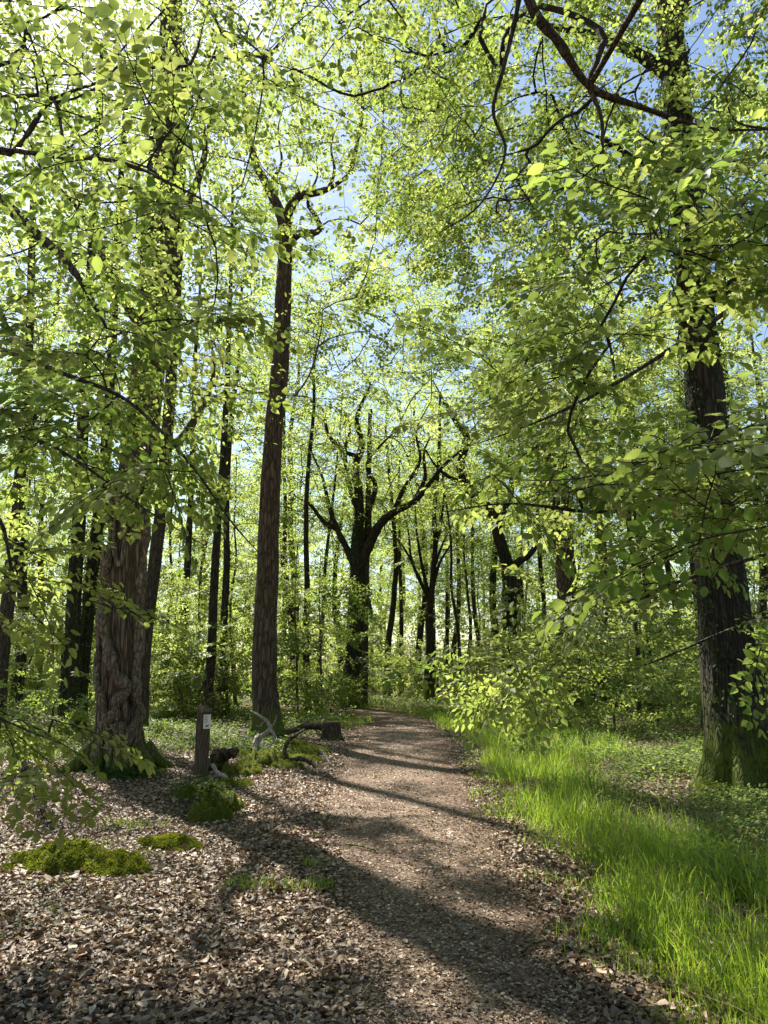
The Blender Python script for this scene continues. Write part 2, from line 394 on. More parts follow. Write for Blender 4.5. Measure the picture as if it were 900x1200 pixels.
# ------------------------------------------------------------------ growing branches
class Skel:
    def __init__(s): s.p = []; s.par = []; s.fix = []; s.plen = []; s.ok = []; s.chains = []
    def addnode(s, p, par, fix=0., ok=True):
        s.p.append(np.asarray(p, float)); s.par.append(par); s.fix.append(fix); s.ok.append(ok)
        s.plen.append(0 if par < 0 else s.plen[par] + float(np.linalg.norm(s.p[-1] - s.p[par]))); return len(s.p) - 1
    def line(s, P, r, par=-1, okfrom=0.):
        idx = []
        for q, (p, rr) in enumerate(zip(P, r)):
            par = s.addnode(p, par, rr, p[2] >= okfrom); idx.append(par)
        return idx
    def near(s, p): return int(np.argmin(((np.array(s.p) - p) ** 2).sum(1)))
    def grow(s, targets, rg, step=.3, bias=.12, wob=.05, up=.12, order_from=None):
        A = np.array(s.p); okA = np.array(s.ok)
        d0 = np.sqrt(((targets[:, None] - A[None][:, okA]) ** 2).sum(-1)).min(1)
        tips = []
        cap = len(A) + len(targets) * 40
        buf = np.zeros((cap, 3)); buf[:len(A)] = A; okb = np.zeros(cap, bool); okb[:len(A)] = okA; pl = np.zeros(cap); pl[:len(A)] = s.plen; n = len(A)
        for i in np.argsort(d0):
            t = targets[i]
            d = np.sqrt(((buf[:n] - t) ** 2).sum(1)); cost = d + bias * pl[:n]; cost[~okb[:n]] = 1e9
            a = int(np.argmin(cost)); p = buf[a]; dist = float(d[a])
            if dist < .05: continue
            pa = s.par[a]; dirp = (p - s.p[pa]) if pa >= 0 else np.array([0, 0, 1.]); dirp = dirp / max(np.linalg.norm(dirp), 1e-6)
            out = (t - p) / dist
            c = p + dist * .4 * norm(dirp * .5 + out + np.array([0, 0, up * 2])) + rg.normal(0, wob, 3) * dist
            m = int(min(30, max(2, round(dist / step)))); chain = [a]; par = a
            for q in range(1, m + 1):
                f = q / m; w = p * (1 - f) ** 2 + 2 * c * f * (1 - f) + t * f * f
                if q < m: w = w + rg.normal(0, wob * .35, 3) * min(dist, 2.) * .5
                par = s.addnode(w, par, 0., True); chain.append(par); buf[n] = w; okb[n] = True; pl[n] = s.plen[par]; n += 1
            s.chains.append(chain); tips.append((par, s.p[par] - s.p[chain[-2]]))
        return tips
    def radii(s, tip=.005, k=.47):
        n = len(s.p); w = np.zeros(n); ch = np.zeros(n, bool)
        for q in range(n):
            if s.par[q] >= 0: ch[s.par[q]] = True
        w[~ch] = 1
        for q in range(n - 1, -1, -1):
            if s.par[q] >= 0: w[s.par[q]] += w[q]
        r = tip * np.maximum(w, 1) ** k
        f = np.array(s.fix); r = np.where(f > 0, f, r); return r
    def mesh(s, mb, r, mat=1, minr=0.):
        for chn in s.chains:
            P = np.array([s.p[i] for i in chn]); rr = r[chn].copy(); rr[0] = min(rr[0], rr[1] * 1.25)
            if rr.max() < minr: continue
            tube(mb, P, rr, 3 if rr[0] < .008 else (5 if rr[0] < .04 else 8), mat, cap=False)

def open_filter(T, rg, boxes=((265, 440, 170, 330), (295, 370, 330, 560))):
    out = []
    for p in T:
        f = p[1] * CP + (p[2] - CAMZ) * SP; u = -p[1] * SP + (p[2] - CAMZ) * CP
        px, py = 450 + F * p[0] / f, 600 - F * u / f
        if any(a < px < b and c < py < d for a, b, c, d in boxes) and rg.random() < .85: continue
        out.append(p)
    return np.array(out)
def crown_targets(n, c, rad, zlo, zhi, rg, hollow=.25, shape=1.):
    out = []
    while len(out) < n:
        v = rg.uniform(-1, 1, 3); q = np.linalg.norm(v)
        if q > 1 or q < hollow: continue
        z = (v[2] * .5 + .5)
        w = 1 - .35 * shape * max(0, z - .5) * 2 * .7
        out.append([c[0] + v[0] * rad * w, c[1] + v[1] * rad * w, zlo + z * (zhi - zlo)])
    return np.array(out)

def dress(mb, sk, tips, lod, per, rg, sc=(.8, 1.25), spread=.35, flat=.25, droop=-.12, cull=True, twigs=None, mat_leaf=0):
    pos, hd, pt, rl, s_, rb = [], [], [], [], [], []
    for (i, d) in tips:
        h = math.atan2(d[1], d[0]); b0 = rg.uniform(.2, .8)
        for q in range(per):
            pos.append(sk.p[i] + (0 if q == 0 else 1) * rg.normal(0, spread, 3) * np.array([1, 1, .45])); hd.append(h + rg.normal(0, .9 if q else .3))
            pt.append(droop + rg.normal(0, flat)); rl.append(rg.normal(0, flat * 1.3)); s_.append(rg.uniform(*sc)); rb.append(np.clip(b0 + rg.normal(0, .12), .05, .95))
    if pos:
        place_sprays(mb, lod, np.array(pos), np.array(hd), np.array(pt), np.array(rl), np.array(s_), rg, mat_leaf=mat_leaf, cull=cull, twigs=twigs, rb=np.array(rb))

def trunk_mod(flare, fh, lobes, ph, flute=.0, tw=0., base=0., rough=.02, seed=0):
    q = np.random.default_rng(seed).uniform(0, 6.28, 8)
    def f(th, P):
        z = (P[:, 2] - base)[:, None]
        fl = flare * np.exp(-np.maximum(z, -.2) / fh)
        lob = .55 + .45 * np.cos(lobes * th + ph + .8 * np.sin(2 * th + q[0])) + .2 * np.cos((lobes * 2 + 1) * th + q[1])
        m = 1 + fl * lob
        if flute: m = m + flute * (np.abs(np.sin(2.5 * th + tw * z + q[2] + .5 * np.sin(1.3 * z))) ** .6 - .6) + flute * .4 * np.cos(7 * th - 1.6 * tw * z + q[3])
        m = m + rough * (np.sin(3 * th + 2.3 * z + q[4]) + .7 * np.sin(5 * th - 3.7 * z + q[5]) + .5 * np.sin(9 * th + 5 * z + q[6]))
        return m
    return f

def ivy_on(P, r, n, rg, zr, size=(.04, .07), mb=None, side=None, out=.03):
    P = np.asarray(P); r = np.asarray(r); mb = mb or MB()
    z = rg.uniform(zr[0], zr[1], n); th = rg.uniform(0, 2 * np.pi, n)
    # clumpy cover
    cl = np.sin(3 * th + 1.7 * z) + np.sin(2.3 * z + 5 * th + 1) + rg.normal(0, .7, n)
    k = cl > -.6; z, th = z[k], th[k]; n = len(z)
    cx = np.interp(z, P[:, 2], P[:, 0]); cy = np.interp(z, P[:, 2], P[:, 1]); rr = np.interp(z, P[:, 2], r) * 1.02 + rg.uniform(0, out, n)
    nn = np.stack([np.cos(th), np.sin(th), np.zeros(n)], -1)
    B = np.stack([cx, cy, z], -1) + nn * rr[:, None]
    D = np.stack([rg.normal(0, .5, n), rg.normal(0, .5, n), -np.ones(n)], -1) + nn * .5
    add_leaves(mb, 1, B, D, nn + rg.normal(0, .35, (n, 3)) + [0, 0, .3], rg.uniform(*size, n), rg.uniform(0, 1, n))
    return mb

# ------------------------------------------------------------------ hand-laid trees
def pline(pts, Y0, Y1=None, n=6):
    """pixel way-points with depth from Y0 to Y1 -> smooth world polyline"""
    k = len(pts); Y1 = Y0 if Y1 is None else Y1
    return catmull([at(p[0], p[1], Y0 + (Y1 - Y0) * i / (k - 1)) for i, p in enumerate(pts)], n)

class Tree:
    def __init__(s, name, label, cat, base, seed, barkm, leafm='leaf', group=None):
        s.base = np.array([base[0], base[1], Hs(base[0], base[1])]); s.rg = np.random.default_rng(seed)
        s.root = thing(name, label, cat, tuple(s.base), group); s.sk = Skel(); s.bark = barkm; s.leafm = leafm; s.tips = []
    def trunk(s, P, r, okfrom=3., sides=28, mod=None, name='trunk'):
        P = np.asarray(P); n = max(len(P) * 3, int((P[-1][2] - P[0][2]) / .12))
        z = np.linspace(0, 1, n); t0 = np.linspace(0, 1, len(P))
        Q = np.stack([np.interp(z, t0, P[:, k]) for k in range(3)], -1); rr = np.interp(z, t0, r)
        mb = MB(); tube(mb, Q, rr, sides, mod=mod); mb.build(name, s.bark, s.root, s.base)
        s.TP, s.Tr = Q, rr
        st = max(1, n // 60); s.tidx = s.sk.line(Q[::st], rr[::st], okfrom=okfrom)
        return s
    def limb(s, P, r0, r1, sides=10, name='branch', ok=True, attach=True):
        P = np.asarray(P); r1 = r1 * .45
        if attach:
            a = s.sk.near(P[0]); P = np.vstack([s.sk.p[a], P]) if np.linalg.norm(s.sk.p[a] - P[0]) > .05 else P
        else: a = -1
        rr = np.linspace(r0, r1, len(P)) * (1 + .06 * s.rg.normal(0, 1, len(P)))
        mb = MB(); tube(mb, P, rr, sides); mb.build(name, s.bark, s.root, s.base)
        s.sk.line(P[1:], rr[1:], a, okfrom=-9 if ok else 1e9); return s
    def crown(s, targets, lod, per, step=.3, tip=.006, bias=.12, sc=(.8, 1.25), spread=.35, flat=.25, droop=-.12, cull=True, wob=.05, name='crown', twigs=None, minr=0., up=.12):
        targets = np.asarray(targets)
        if cull:
            pass
        k0 = len(s.sk.chains)
        tips = s.sk.grow(targets, s.rg, step, bias, wob, up); r = s.sk.radii(tip)
        mb = MB(); s.sk.mesh(mb, r, 1, minr)
        dress(mb, s.sk, tips, lod, per, s.rg, sc, spread, flat, droop, cull, twigs)
        mb.build(name, [M[s.leafm], M['twig'] if lod == 0 else s.bark], s.root, s.base)
        return s

def trunk_line(px_pts, Y, zbot=None):
    P = np.array([at(p[0], p[1], Y) for p in px_pts]); b = P[0].copy(); b[2] = Hs(b[0], b[1]) - .35; P = np.vstack([b, P]); return catmull(P, 5)
def rad_at(P, pairs, Y):
    """pairs: (photo y, width in px) -> radius along P by height"""
    zz = [at(450, p[0], Y)[2] for p in pairs]; rr = [p[1] / 2 * pxscale(Y) * 1.03 for p in pairs]
    o = np.argsort(zz); return np.interp(P[:, 2], np.array(zz)[o], np.array(rr)[o])

# 1 --- old twisted tree on the left
g = ground(140, 905); Y1 = g[1]
t = Tree('old_hornbeam_tree', 'broad old tree with fluted twisted trunk and mossy foot, left of the wooden post', 'tree', g, 101, M['bark_old'])
P = trunk_line([(141, 890), (140, 850), (140, 800), (144, 700), (151, 620), (163, 540), (175, 420), (186, 280), (196, 120), (204, -60), (212, -260)], Y1)
r = rad_at(P, [(900, 50), (850, 43), (800, 40), (700, 38), (620, 39), (540, 38), (420, 35), (280, 40), (120, 30), (-60, 22), (-260, 12)], Y1)
t.trunk(P, r, 4.5, 72, trunk_mod(.5, .34, 6, 1.2, .2, .8, t.base[2], .02, 3))
def vine_pts(pts, wr, tr, sides=9):
    out = []
    for (px, py) in catmull(np.array([[a, b, 0] for a, b in pts], float), 6)[:, :2]:
        q = at(px, py, Y1); z = q[2]; xc = np.interp(z, tr.TP[:, 2], tr.TP[:, 0]); R0 = np.interp(z, tr.TP[:, 2], tr.Tr) * (1 + .3 * math.exp(-max(0, z - tr.base[2]) / .4))
        R0 *= 1.15; dx = np.clip(q[0] - xc, -R0 * .98, R0 * .98); out.append([xc + dx, np.interp(z, tr.TP[:, 2], tr.TP[:, 1]) - math.sqrt(max(R0 * R0 - dx * dx, 0)) - wr * .35, z])
    P = np.array(out); n = len(P); rr = 1.2 * wr * (1 + .22 * np.sin(np.arange(n) * .9) + .12 * np.sin(np.arange(n) * 2.3))
    mb = MB(); tube(mb, P, rr, sides); mb.build('climbing_stem', M['vine'], tr.root, tr.base)
vine_pts([(125, 722), (134, 754), (143, 787), (156, 806), (146, 822), (143, 838), (134, 848), (127, 872), (124, 898)], .075, t)
vine_pts([(123, 640), (119, 700), (114, 754), (118, 793), (129, 822), (136, 846), (140, 870), (142, 900)], .055, t)
vine_pts([(172, 600), (174, 660), (173, 710), (164, 771), (163, 815), (167, 836), (160, 856), (158, 880), (166, 906)], .07, t)
vine_pts([(130, 560), (137, 640), (126, 690), (127, 730)], .05, t)
vine_pts([(150, 570), (141, 630), (148, 668), (153, 640), (150, 600)], .03, t)
vine_pts([(146, 845), (152, 868), (150, 890), (146, 906)], .07, t)
vine_pts([(160, 850), (172, 880), (182, 905)], .06, t)
# roots
mb = MB()
for (a, ln, rr) in [(-2.6, 1.1, .16), (-1.9, .8, .12), (-1.2, .75, .13), (-.6, .9, .14), (0.1, .9, .13), (2.9, 1.0, .15), (2.2, .8, .12), (1.3, .8, .12)]:
    q = np.linspace(0, 1, 9); xr = t.base[0] + math.cos(a) * (.35 + ln * q); yr = t.base[1] + math.sin(a) * (.35 + ln * q)
    xr = xr + .06 * np.sin(6 * q + a); zz = H(xr, yr) + .42 * np.exp(-3.8 * q) - .05 - .06 * q
    tube(mb, np.stack([xr, yr, zz], -1), rr * (1.1 - .75 * q), 9)
mb.build('root', M['bark_old'], t.root, t.base)
t.limb(pline([(178, 400), (150, 360), (120, 300), (95, 250), (60, 210)], Y1, Y1 - 2.5), .10, .03)
t.limb(pline([(185, 300), (215, 250), (240, 180), (235, 110), (260, 40)], Y1, Y1 - 1), .10, .03)
t.limb(pline([(165, 520), (205, 520), (235, 480), (250, 440), (248, 400)], Y1, Y1 + 1), .11, .04)
t.crown(open_filter(np.vstack([crown_targets(240, (t.base[0] + .4, Y1), 5.6, 5.6, 19, t.rg), crown_targets(40, (t.base[0] - 1, Y1 - 1), 3.5, 4.6, 8, t.rg)]), t.rg), 1, 5, sc=(.8, 1.3), spread=.45)

# 2 --- the dark trunk behind it
Y = 20.; b = at(164, 850, Y)
t = Tree('forest_tree', 'dark straight trunk close behind the right edge of the twisted tree', 'tree', b, 102, M['bark_mid'])
P = trunk_line([(165, 830), (169, 760), (176, 700), (184, 640), (192, 560), (202, 420), (211, 250), (217, 60)], Y)
t.trunk(P, rad_at(P, [(830, 16), (700, 15), (560, 14), (250, 12), (60, 8)], Y), 6, 20, trunk_mod(.4, .4, 5, 0, base=t.base[2], seed=4))
t.crown(crown_targets(60, (t.base[0] + .5, Y + 1), 3.8, 7, 18, t.rg), 1, 5)

# 3 --- paired ivied trunks at the left
Y = 20.
for (pts, w, lab, sd) in [([(78, 850), (84, 760), (88, 680), (93, 600), (97, 500), (103, 380), (112, 200), (120, 60)], 15, 'left stem of the dark ivied pair of trunks at the left edge of the wood', 5),
                          ([(89, 870), (97, 780), (106, 690), (116, 600), (124, 520), (131, 420), (140, 240), (150, 80)], 13, 'right stem of the dark ivied pair of trunks, just left of the twisted tree', 6)]:
    b = at(pts[0][0], pts[0][1], Y)
    t = Tree('ivied_tree', lab, 'tree', b, 100 + sd, M['bark_dark'], group='paired ivied trunks at the left')
    P = trunk_line(pts, Y); r = rad_at(P, [(870, w * 1.35), (760, w * 1.1), (600, w), (300, w * .7), (60, w * .4)], Y)
    t.trunk(P, r, 6.5, 18, trunk_mod(.25, .4, 4, 1, base=t.base[2], rough=.04, seed=sd))
    ivy_on(t.TP, t.Tr, 2600, t.rg, (0, 7), (.05, .09), out=.08).build('ivy', M['ivy'], t.root, t.base)
    t.crown(crown_targets(70, (t.base[0], Y + .5), 4., 6.5, 19, t.rg), 1, 4)
    Y += .7

# 4 --- far left leaning trunk
Y = 19.; b = at(2, 850, Y)
t = Tree('forest_tree', 'slender trunk leaning right at the left edge of the picture', 'tree', b, 107, M['bark_mid'])
P = trunk_line([(-3, 830), (3, 760), (12, 680), (20, 600), (28, 500), (34, 400), (40, 200)], Y)
t.trunk(P, rad_at(P, [(830, 17), (600, 13), (200, 7)], Y), 6, 16, trunk_mod(.3, .4, 4, 1, base=t.base[2], rough=.04, seed=8))
t.crown(crown_targets(50, (t.base[0] + .5, Y), 3.6, 6, 16, t.rg), 1, 4)

# 5 --- middle tree with the hooked limb
g = ground(314, 866); Y = g[1]
t = Tree('oak_tree', 'tall reddish brown trunk behind the bleached dead branch, forking high into a hooked limb', 'tree', g, 110, M['bark_red'], 'leaf_dark')
P = trunk_line([(313, 850), (310, 800), (311, 740), (313, 680), (315, 620), (317, 560), (321, 500), (327, 440), (331, 380), (333, 320), (335, 285), (333, 262), (324, 240), (310, 212), (299, 190), (290, 150), (284, 100), (272, 30), (268, -60)], Y)
r = rad_at(P, [(866, 33), (820, 28), (700, 25.5), (600, 23.5), (500, 21), (400, 21), (300, 18), (262, 15), (230, 12), (190, 9), (100, 6), (-60, 3)], Y)
t.trunk(P, r, 9.5, 40, trunk_mod(.5, .32, 5, 2.2, .05, .3, t.base[2], .03, 12))
t.limb(pline([(335, 285), (336, 258), (342, 240), (354, 228), (370, 226), (385, 221), (397, 214), (410, 203)], Y, Y - 1.5), .17, .075, 14)
t.limb(pline([(340, 283), (352, 273), (368, 273), (375, 266), (369, 252), (361, 240), (364, 225), (372, 205), (370, 180)], Y, Y - 1.), .12, .02, 12)
t.limb(pline([(410, 203), (418, 170), (425, 120), (418, 60), (440, 0)], Y - 1.5, Y - 2.5), .07, .02, 8)
t.limb(pline([(385, 221), (392, 200), (388, 170), (398, 140)], Y - 1., Y - 1.3), .06, .015, 8)
t.limb(pline([(324, 240), (318, 215), (330, 190), (326, 150), (338, 110)], Y, Y + 1), .07, .015, 8)
t.limb(pline([(284, 100), (320, 60), (350, 20), (365, -30)], Y, Y - 1), .07, .03, 8)
t.crown(open_filter(np.vstack([crown_targets(230, (t.base[0] + .5, Y - .5), 5.8, 12.2, 21, t.rg), crown_targets(25, (t.base[0] + 1.5, Y - 1), 2.5, 11, 15, t.rg)]), t.rg), 1, 5, sc=(.7, 1.2))

# 6 --- big forked dark tree beyond the path's left side
g = ground(413, 829); Y = g[1]
t = Tree('oak_tree', 'dark ivied tree forking into crooked limbs, standing left of where the path ends', 'tree', g, 120, M['bark_dark'], 'leaf_dark')
P = trunk_line([(412, 815), (415, 760), (418, 700), (419, 660), (420, 620), (421, 580), (416, 550), (424, 520), (418, 490), (432, 455)], Y)
t.trunk(P, rad_at(P, [(829, 24), (780, 18), (700, 17), (650, 17), (600, 11), (540, 9), (500, 6), (455, 3)], Y), 7, 20, trunk_mod(.5, .5, 5, 1, base=t.base[2], rough=.05, seed=9))
t.limb(pline([(420, 668), (432, 640), (445, 615), (462, 600), (485, 588), (505, 565), (520, 545), (550, 520)], Y, Y - 2), .27, .10, 12)
t.limb(pline([(417, 665), (405, 640), (395, 620), (385, 590), (378, 560), (365, 530)], Y, Y + 1), .2, .08, 10)
t.limb(pline([(432, 640), (432, 600), (440, 570), (430, 545), (448, 520), (470, 500)], Y, Y + 1), .19, .05, 10)
t.limb(pline([(462, 600), (472, 575), (492, 540), (488, 505), (505, 470)], Y - .6, Y - 1.5), .14, .04, 8)
t.limb(pline([(395, 620), (380, 612), (362, 590), (345, 580), (335, 555)], Y + .4, Y), .14, .04, 8)
t.limb(pline([(404, 530), (385, 510), (378, 480), (360, 465), (352, 430)], Y, Y - 1), .11, .03, 8)
t.limb(pline([(420, 600), (410, 570), (404, 530), (410, 500), (396, 470)], Y, Y), .16, .05, 10)
t.limb(pline([(485, 588), (498, 560), (497, 530), (510, 500)], Y - 1, Y - 1.5), .13, .04, 8)
ivy_on(t.TP, t.Tr, 4000, t.rg, (0, 9), (.06, .10), out=.04).build('ivy', M['ivy'], t.root, t.base)
t.crown(crown_targets(270, (t.base[0] + .8, Y), 8.2, 7.5, 22, t.rg, .1), 2, 5, step=.45, tip=.011, sc=(.9, 1.5), spread=.7)
b = at(427, 828, Y + 1.5)
t = Tree('forest_tree', 'thin straight trunk touching the right side of the dark forked tree', 'tree', b, 121, M['bark_mid'])
P = trunk_line([(426, 815), (427, 760), (428, 700), (431, 600), (434, 480)], Y + 1.5)
t.trunk(P, rad_at(P, [(829, 10), (700, 8), (480, 5)], Y + 1.5), 6, 12)
t.crown(crown_targets(26, (b[0], Y + 1.5), 2.6, 6, 15, t.rg), 2, 4, step=.45, tip=.009)

# 7 --- many-stemmed tree by the path's end
Y = 37.; b = at(503, 815, Y)
t = Tree('forest_tree', 'tree splitting into a fan of thin dark stems above the end of the path', 'tree', b, 130, M['bark_dark'])
P = trunk_line([(503, 800), (504, 760), (503, 720), (506, 690), (510, 640), (509, 600), (514, 540), (516, 460)], Y)
t.trunk(P, rad_at(P, [(815, 12), (720, 9), (690, 7), (600, 5), (460, 3)], Y), 5, 14, trunk_mod(.4, .4, 5, 1, base=t.base[2], rough=.05, seed=9))
for pts in ([(503, 705), (492, 680), (478, 650), (465, 630), (452, 615)], [(503, 700), (494, 660), (488, 620), (486, 590), (478, 560)], [(507, 690), (515, 660), (527, 640), (532, 625)],
            [(510, 640), (517, 610), (520, 580), (518, 555)], [(507, 670), (512, 655), (522, 630), (536, 606)], [(492, 680), (482, 655), (478, 620), (470, 590)]):
    t.limb(pline(pts, Y, Y + .5, 4), .11, .03, 8)
t.crown(crown_targets(130, (b[0], Y), 5.6, 7, 19, t.rg, .1), 2, 5, step=.45, tip=.010, sc=(.9, 1.4), spread=.6)

# 8 --- crooked dark tree right of centre
Y = 34.; b = at(598, 828, Y)
t = Tree('oak_tree', 'black crooked tree right of the path end, its limb bent up to the left', 'tree', b, 140, M['bark_dark'], 'leaf_dark')
P = trunk_line([(598, 815), (597, 760), (597, 700), (597, 675), (592, 655), (584, 625), (580, 606), (566, 590), (545, 565), (540, 540), (548, 515), (535, 495), (520, 470)], Y)
t.trunk(P, rad_at(P, [(828, 22), (760, 16), (690, 16), (650, 14), (600, 12), (540, 9), (470, 5)], Y), 6, 18, trunk_mod(.5, .4, 5, 1, base=t.base[2], rough=.06, seed=19))
t.limb(pline([(597, 672), (606, 660), (622, 648), (632, 630), (640, 600)], Y, Y - 1), .26, .08, 10)
t.limb(pline([(584, 625), (590, 600), (600, 575), (596, 540), (606, 500)], Y, Y + 1), .2, .06, 10)
t.limb(pline([(545, 565), (528, 560), (510, 545), (495, 520)], Y, Y), .14, .05, 8)
ivy_on(t.TP, t.Tr, 2600, t.rg, (0, 7), (.06, .10), out=.04).build('ivy', M['ivy'], t.root, t.base)
t.crown(crown_targets(150, (b[0] - .3, Y), 7.4, 7, 21, t.rg), 2, 5, step=.45, tip=.011, sc=(.9, 1.5), spread=.7)

# 9 --- brown twin trunks right of centre
for (pts, w, lab, sd, Y) in [([(672, 835), (668, 780), (664, 730), (660, 680), (655, 640), (650, 600), (645, 520)], 17, 'brown trunk leaning left, front one of the pair behind the sunlit spray', 31, 27.),
                         ([(672, 815), (671, 760), (670, 700), (667, 650), (663, 610), (660, 520)], 12, 'upright brown trunk, rear one of the pair behind the sunlit spray', 32, 29.)]:
    b = at(pts[0][0], pts[0][1], Y)
    t = Tree('forest_tree', lab, 'tree', b, 100 + sd, M['bark_red'], group='paired brown trunks behind the spray')
    P = trunk_line(pts, Y); t.trunk(P, rad_at(P, [(835, w * 1.5), (780, w * 1.1), (650, w * .9), (520, w * .6)], Y), 6, 18, trunk_mod(.4, .4, 5, 1, base=t.base[2], rough=.05, seed=sd))
    t.crown(crown_targets(70, (b[0] - .5, Y), 4.8, 6.5, 18, t.rg), 2, 5, step=.45, tip=.010, sc=(.9, 1.4), spread=.6)

# 10 --- big ivied tree at the right
g = ground(872, 925); Y9 = g[1]
t = Tree('ivied_oak_tree', 'massive dark trunk with flaking bark, ivy and a yellow mossy foot at the right edge', 'tree', g, 150, M['bark_dark'])
P = trunk_line([(872, 910), (866, 860), (858, 800), (849, 720), (840, 640), (833, 560), (826, 470), (820, 400), (811, 320), (801, 220), (793, 120), (783, 0), (772, -160), (765, -330)], Y9)
r = rad_at(P, [(925, 84), (860, 68), (800, 59), (700, 53), (600, 48), (500, 44), (400, 41), (220, 37), (0, 33), (-330, 20)], Y9)
t.trunk(P, r, 4.5, 56, trunk_mod(.55, .4, 6, .4, .07, .25, t.base[2], .035, 22))
ivy_on(t.TP, t.Tr * 1.02, 6500, t.rg, (.1, 12), (.035, .065), out=.05).build('ivy', M['ivy'], t.root, t.base)
t.limb(pline([(790, 170), (770, 190), (745, 188), (720, 170), (700, 160)], Y9, Y9 - 1), .10, .05, 10)
t.limb(pline([(815, 360), (850, 340), (885, 310), (930, 290)], Y9, Y9 - 1), .12, .05, 10)
t.limb(pline([(786, 40), (800, 10), (815, -30), (835, -80)], Y9, Y9 + 1), .14, .06, 10)
t.limb(pline([(790, 90), (740, 60), (690, 40), (640, 30), (590, 20)], Y9, Y9 + 1), .13, .05, 10)
t.crown(open_filter(np.vstack([crown_targets(230, (t.base[0] - .8, Y9 + .6), 5.6, 5.4, 19, t.rg), crown_targets(40, (t.base[0] - 2.4, Y9 + 1), 3.5, 8, 13, t.rg)]), t.rg, ((770, 880, 330, 490), (745, 840, -60, 190))), 1, 5, sc=(.8, 1.3), spread=.45)

# ------------------------------------------------------------------ trees whose trunks stand just outside the frame
OPEN = [(240, 450, 150, 400), (270, 380, 400, 660), (60, 270, 560, 890), (720, 940, 310, 520), (730, 860, -20, 180), (700, 940, 590, 960), (520, 650, 480, 745), (225, 420, 640, 900), (380, 450, 560, 850), (560, 640, 600, 720)]
def region(poly, n, Y0, Y1, rg, z0=.3):
    poly = np.array(poly, float); lo, hi = poly.min(0), poly.max(0); out = []
    while len(out) < n:
        p = rg.uniform(lo, hi); c = False; j = len(poly) - 1
        for i in range(len(poly)):
            a, b = poly[i], poly[j]
            if (a[1] > p[1]) != (b[1] > p[1]) and p[0] < (b[0] - a[0]) * (p[1] - a[1]) / (b[1] - a[1]) + a[0]: c = not c
            j = i
        if not c: continue
        if rg.random() < .95 and any(a < p[0] < b and c0 < p[1] < d0 for a, b, c0, d0 in OPEN): continue
        q = at(p[0], p[1], rg.uniform(Y0, Y1))
        if q[2] > z0: out.append(q)
    return np.array(out)

def near_tree(name, label, base, top, r0, seed, limbs, regs, extra=None, lod=0, per=2):
    t = Tree(name, label, 'tree', base, seed, M['bark_mid'])
    P = catmull([np.array([base[0], base[1], -.3]), np.array([base[0] * .99, base[1], 3.]), np.array([top[0] * .5 + base[0] * .5, base[1] + .1, top[2] * .55]), np.array(top)], 8)
    t.trunk(P, np.linspace(r0, r0 * .3, len(P)), 1.5, 24, trunk_mod(.5, .4, 5, 1, base=t.base[2], rough=.03, seed=seed))
    for (pts, Ya, Yb, ra, rb) in limbs:
        Q = pline(pts, Ya, Yb)
        s0 = t.sk.p[min(range(len(t.tidx)), key=lambda k: abs(t.sk.p[t.tidx[k]][2] - (Q[0][2] - .3)) if t.sk.ok[t.tidx[k]] else 99)]
        Q = np.vstack([catmull([s0, s0 * .5 + Q[0] * .5 + [0, 0, .15], Q[0]], 5)[:-1], Q])
        t.limb(Q, ra * 1.15, rb, 10)
    T = np.vstack([region(p, n, a, b, t.rg) for (p, n, a, b) in regs])
    t.crown(T, lod, per, step=.16, tip=.0035, bias=.10, sc=(.75, 1.2), spread=.16, flat=.3, droop=-.2, wob=.06, up=.05)
    if extra is not None:
        mbx = MB(); sk2 = Skel(); sk2.line(t.TP[::6], t.Tr[::6], okfrom=4.); tips = sk2.grow(extra(t.rg), t.rg, .35, .12, .05)
        sk2.mesh(mbx, sk2.radii(.006), 1); dress(mbx, sk2, tips, 1, 5, t.rg, (.8, 1.3), .45)
        mbx.build('upper_crown', [M['leaf'], t.bark], t.root, t.base)
    return t

# right beech
near_tree('beech_tree', 'beech tree whose leafy sprays reach in low from the right edge, over the grass', (5.4, 6.2), (5.0, 6.6, 13), .24, 201,
    [([(960, 330), (880, 350), (800, 400), (720, 450), (640, 490), (560, 520)], 5.6, 5.0, .035, .007),
     ([(960, 520), (880, 560), (790, 590), (700, 600), (600, 590), (520, 600)], 5.2, 4.6, .03, .006),
     ([(980, 640), (900, 650), (800, 680), (700, 720), (620, 760), (540, 780)], 6.2, 6.8, .03, .006),
     ([(980, 230), (900, 250), (820, 260), (760, 300), (700, 340)], 5.2, 4.4, .03, .006),
     ([(980, 730), (920, 720), (850, 740), (780, 770), (700, 800)], 5.6, 6.4, .028, .006)],
    [([(900, 170), (760, 200), (640, 330), (600, 440), (530, 520), (560, 600), (640, 610), (760, 600), (900, 560)], 74, 3.6, 6.2),
     ([(900, 600), (700, 680), (570, 740), (530, 785), (590, 815), (650, 800), (700, 830), (760, 760), (900, 720)], 30, 5.5, 7.5),
     ([(900, 560), (780, 600), (700, 660), (760, 760), (900, 780)], 18, 3.8, 5.5),
     ([(910, 180), (780, 200), (700, 330), (800, 420), (910, 400)], 20, 3.0, 4.2),
     ([(700, 560), (820, 500), (880, 620), (780, 680)], 5, 2.8, 3.4)], per=2,
    extra=lambda rg: crown_targets(60, (3.8, 7.0), 4.2, 6.5, 13, rg))

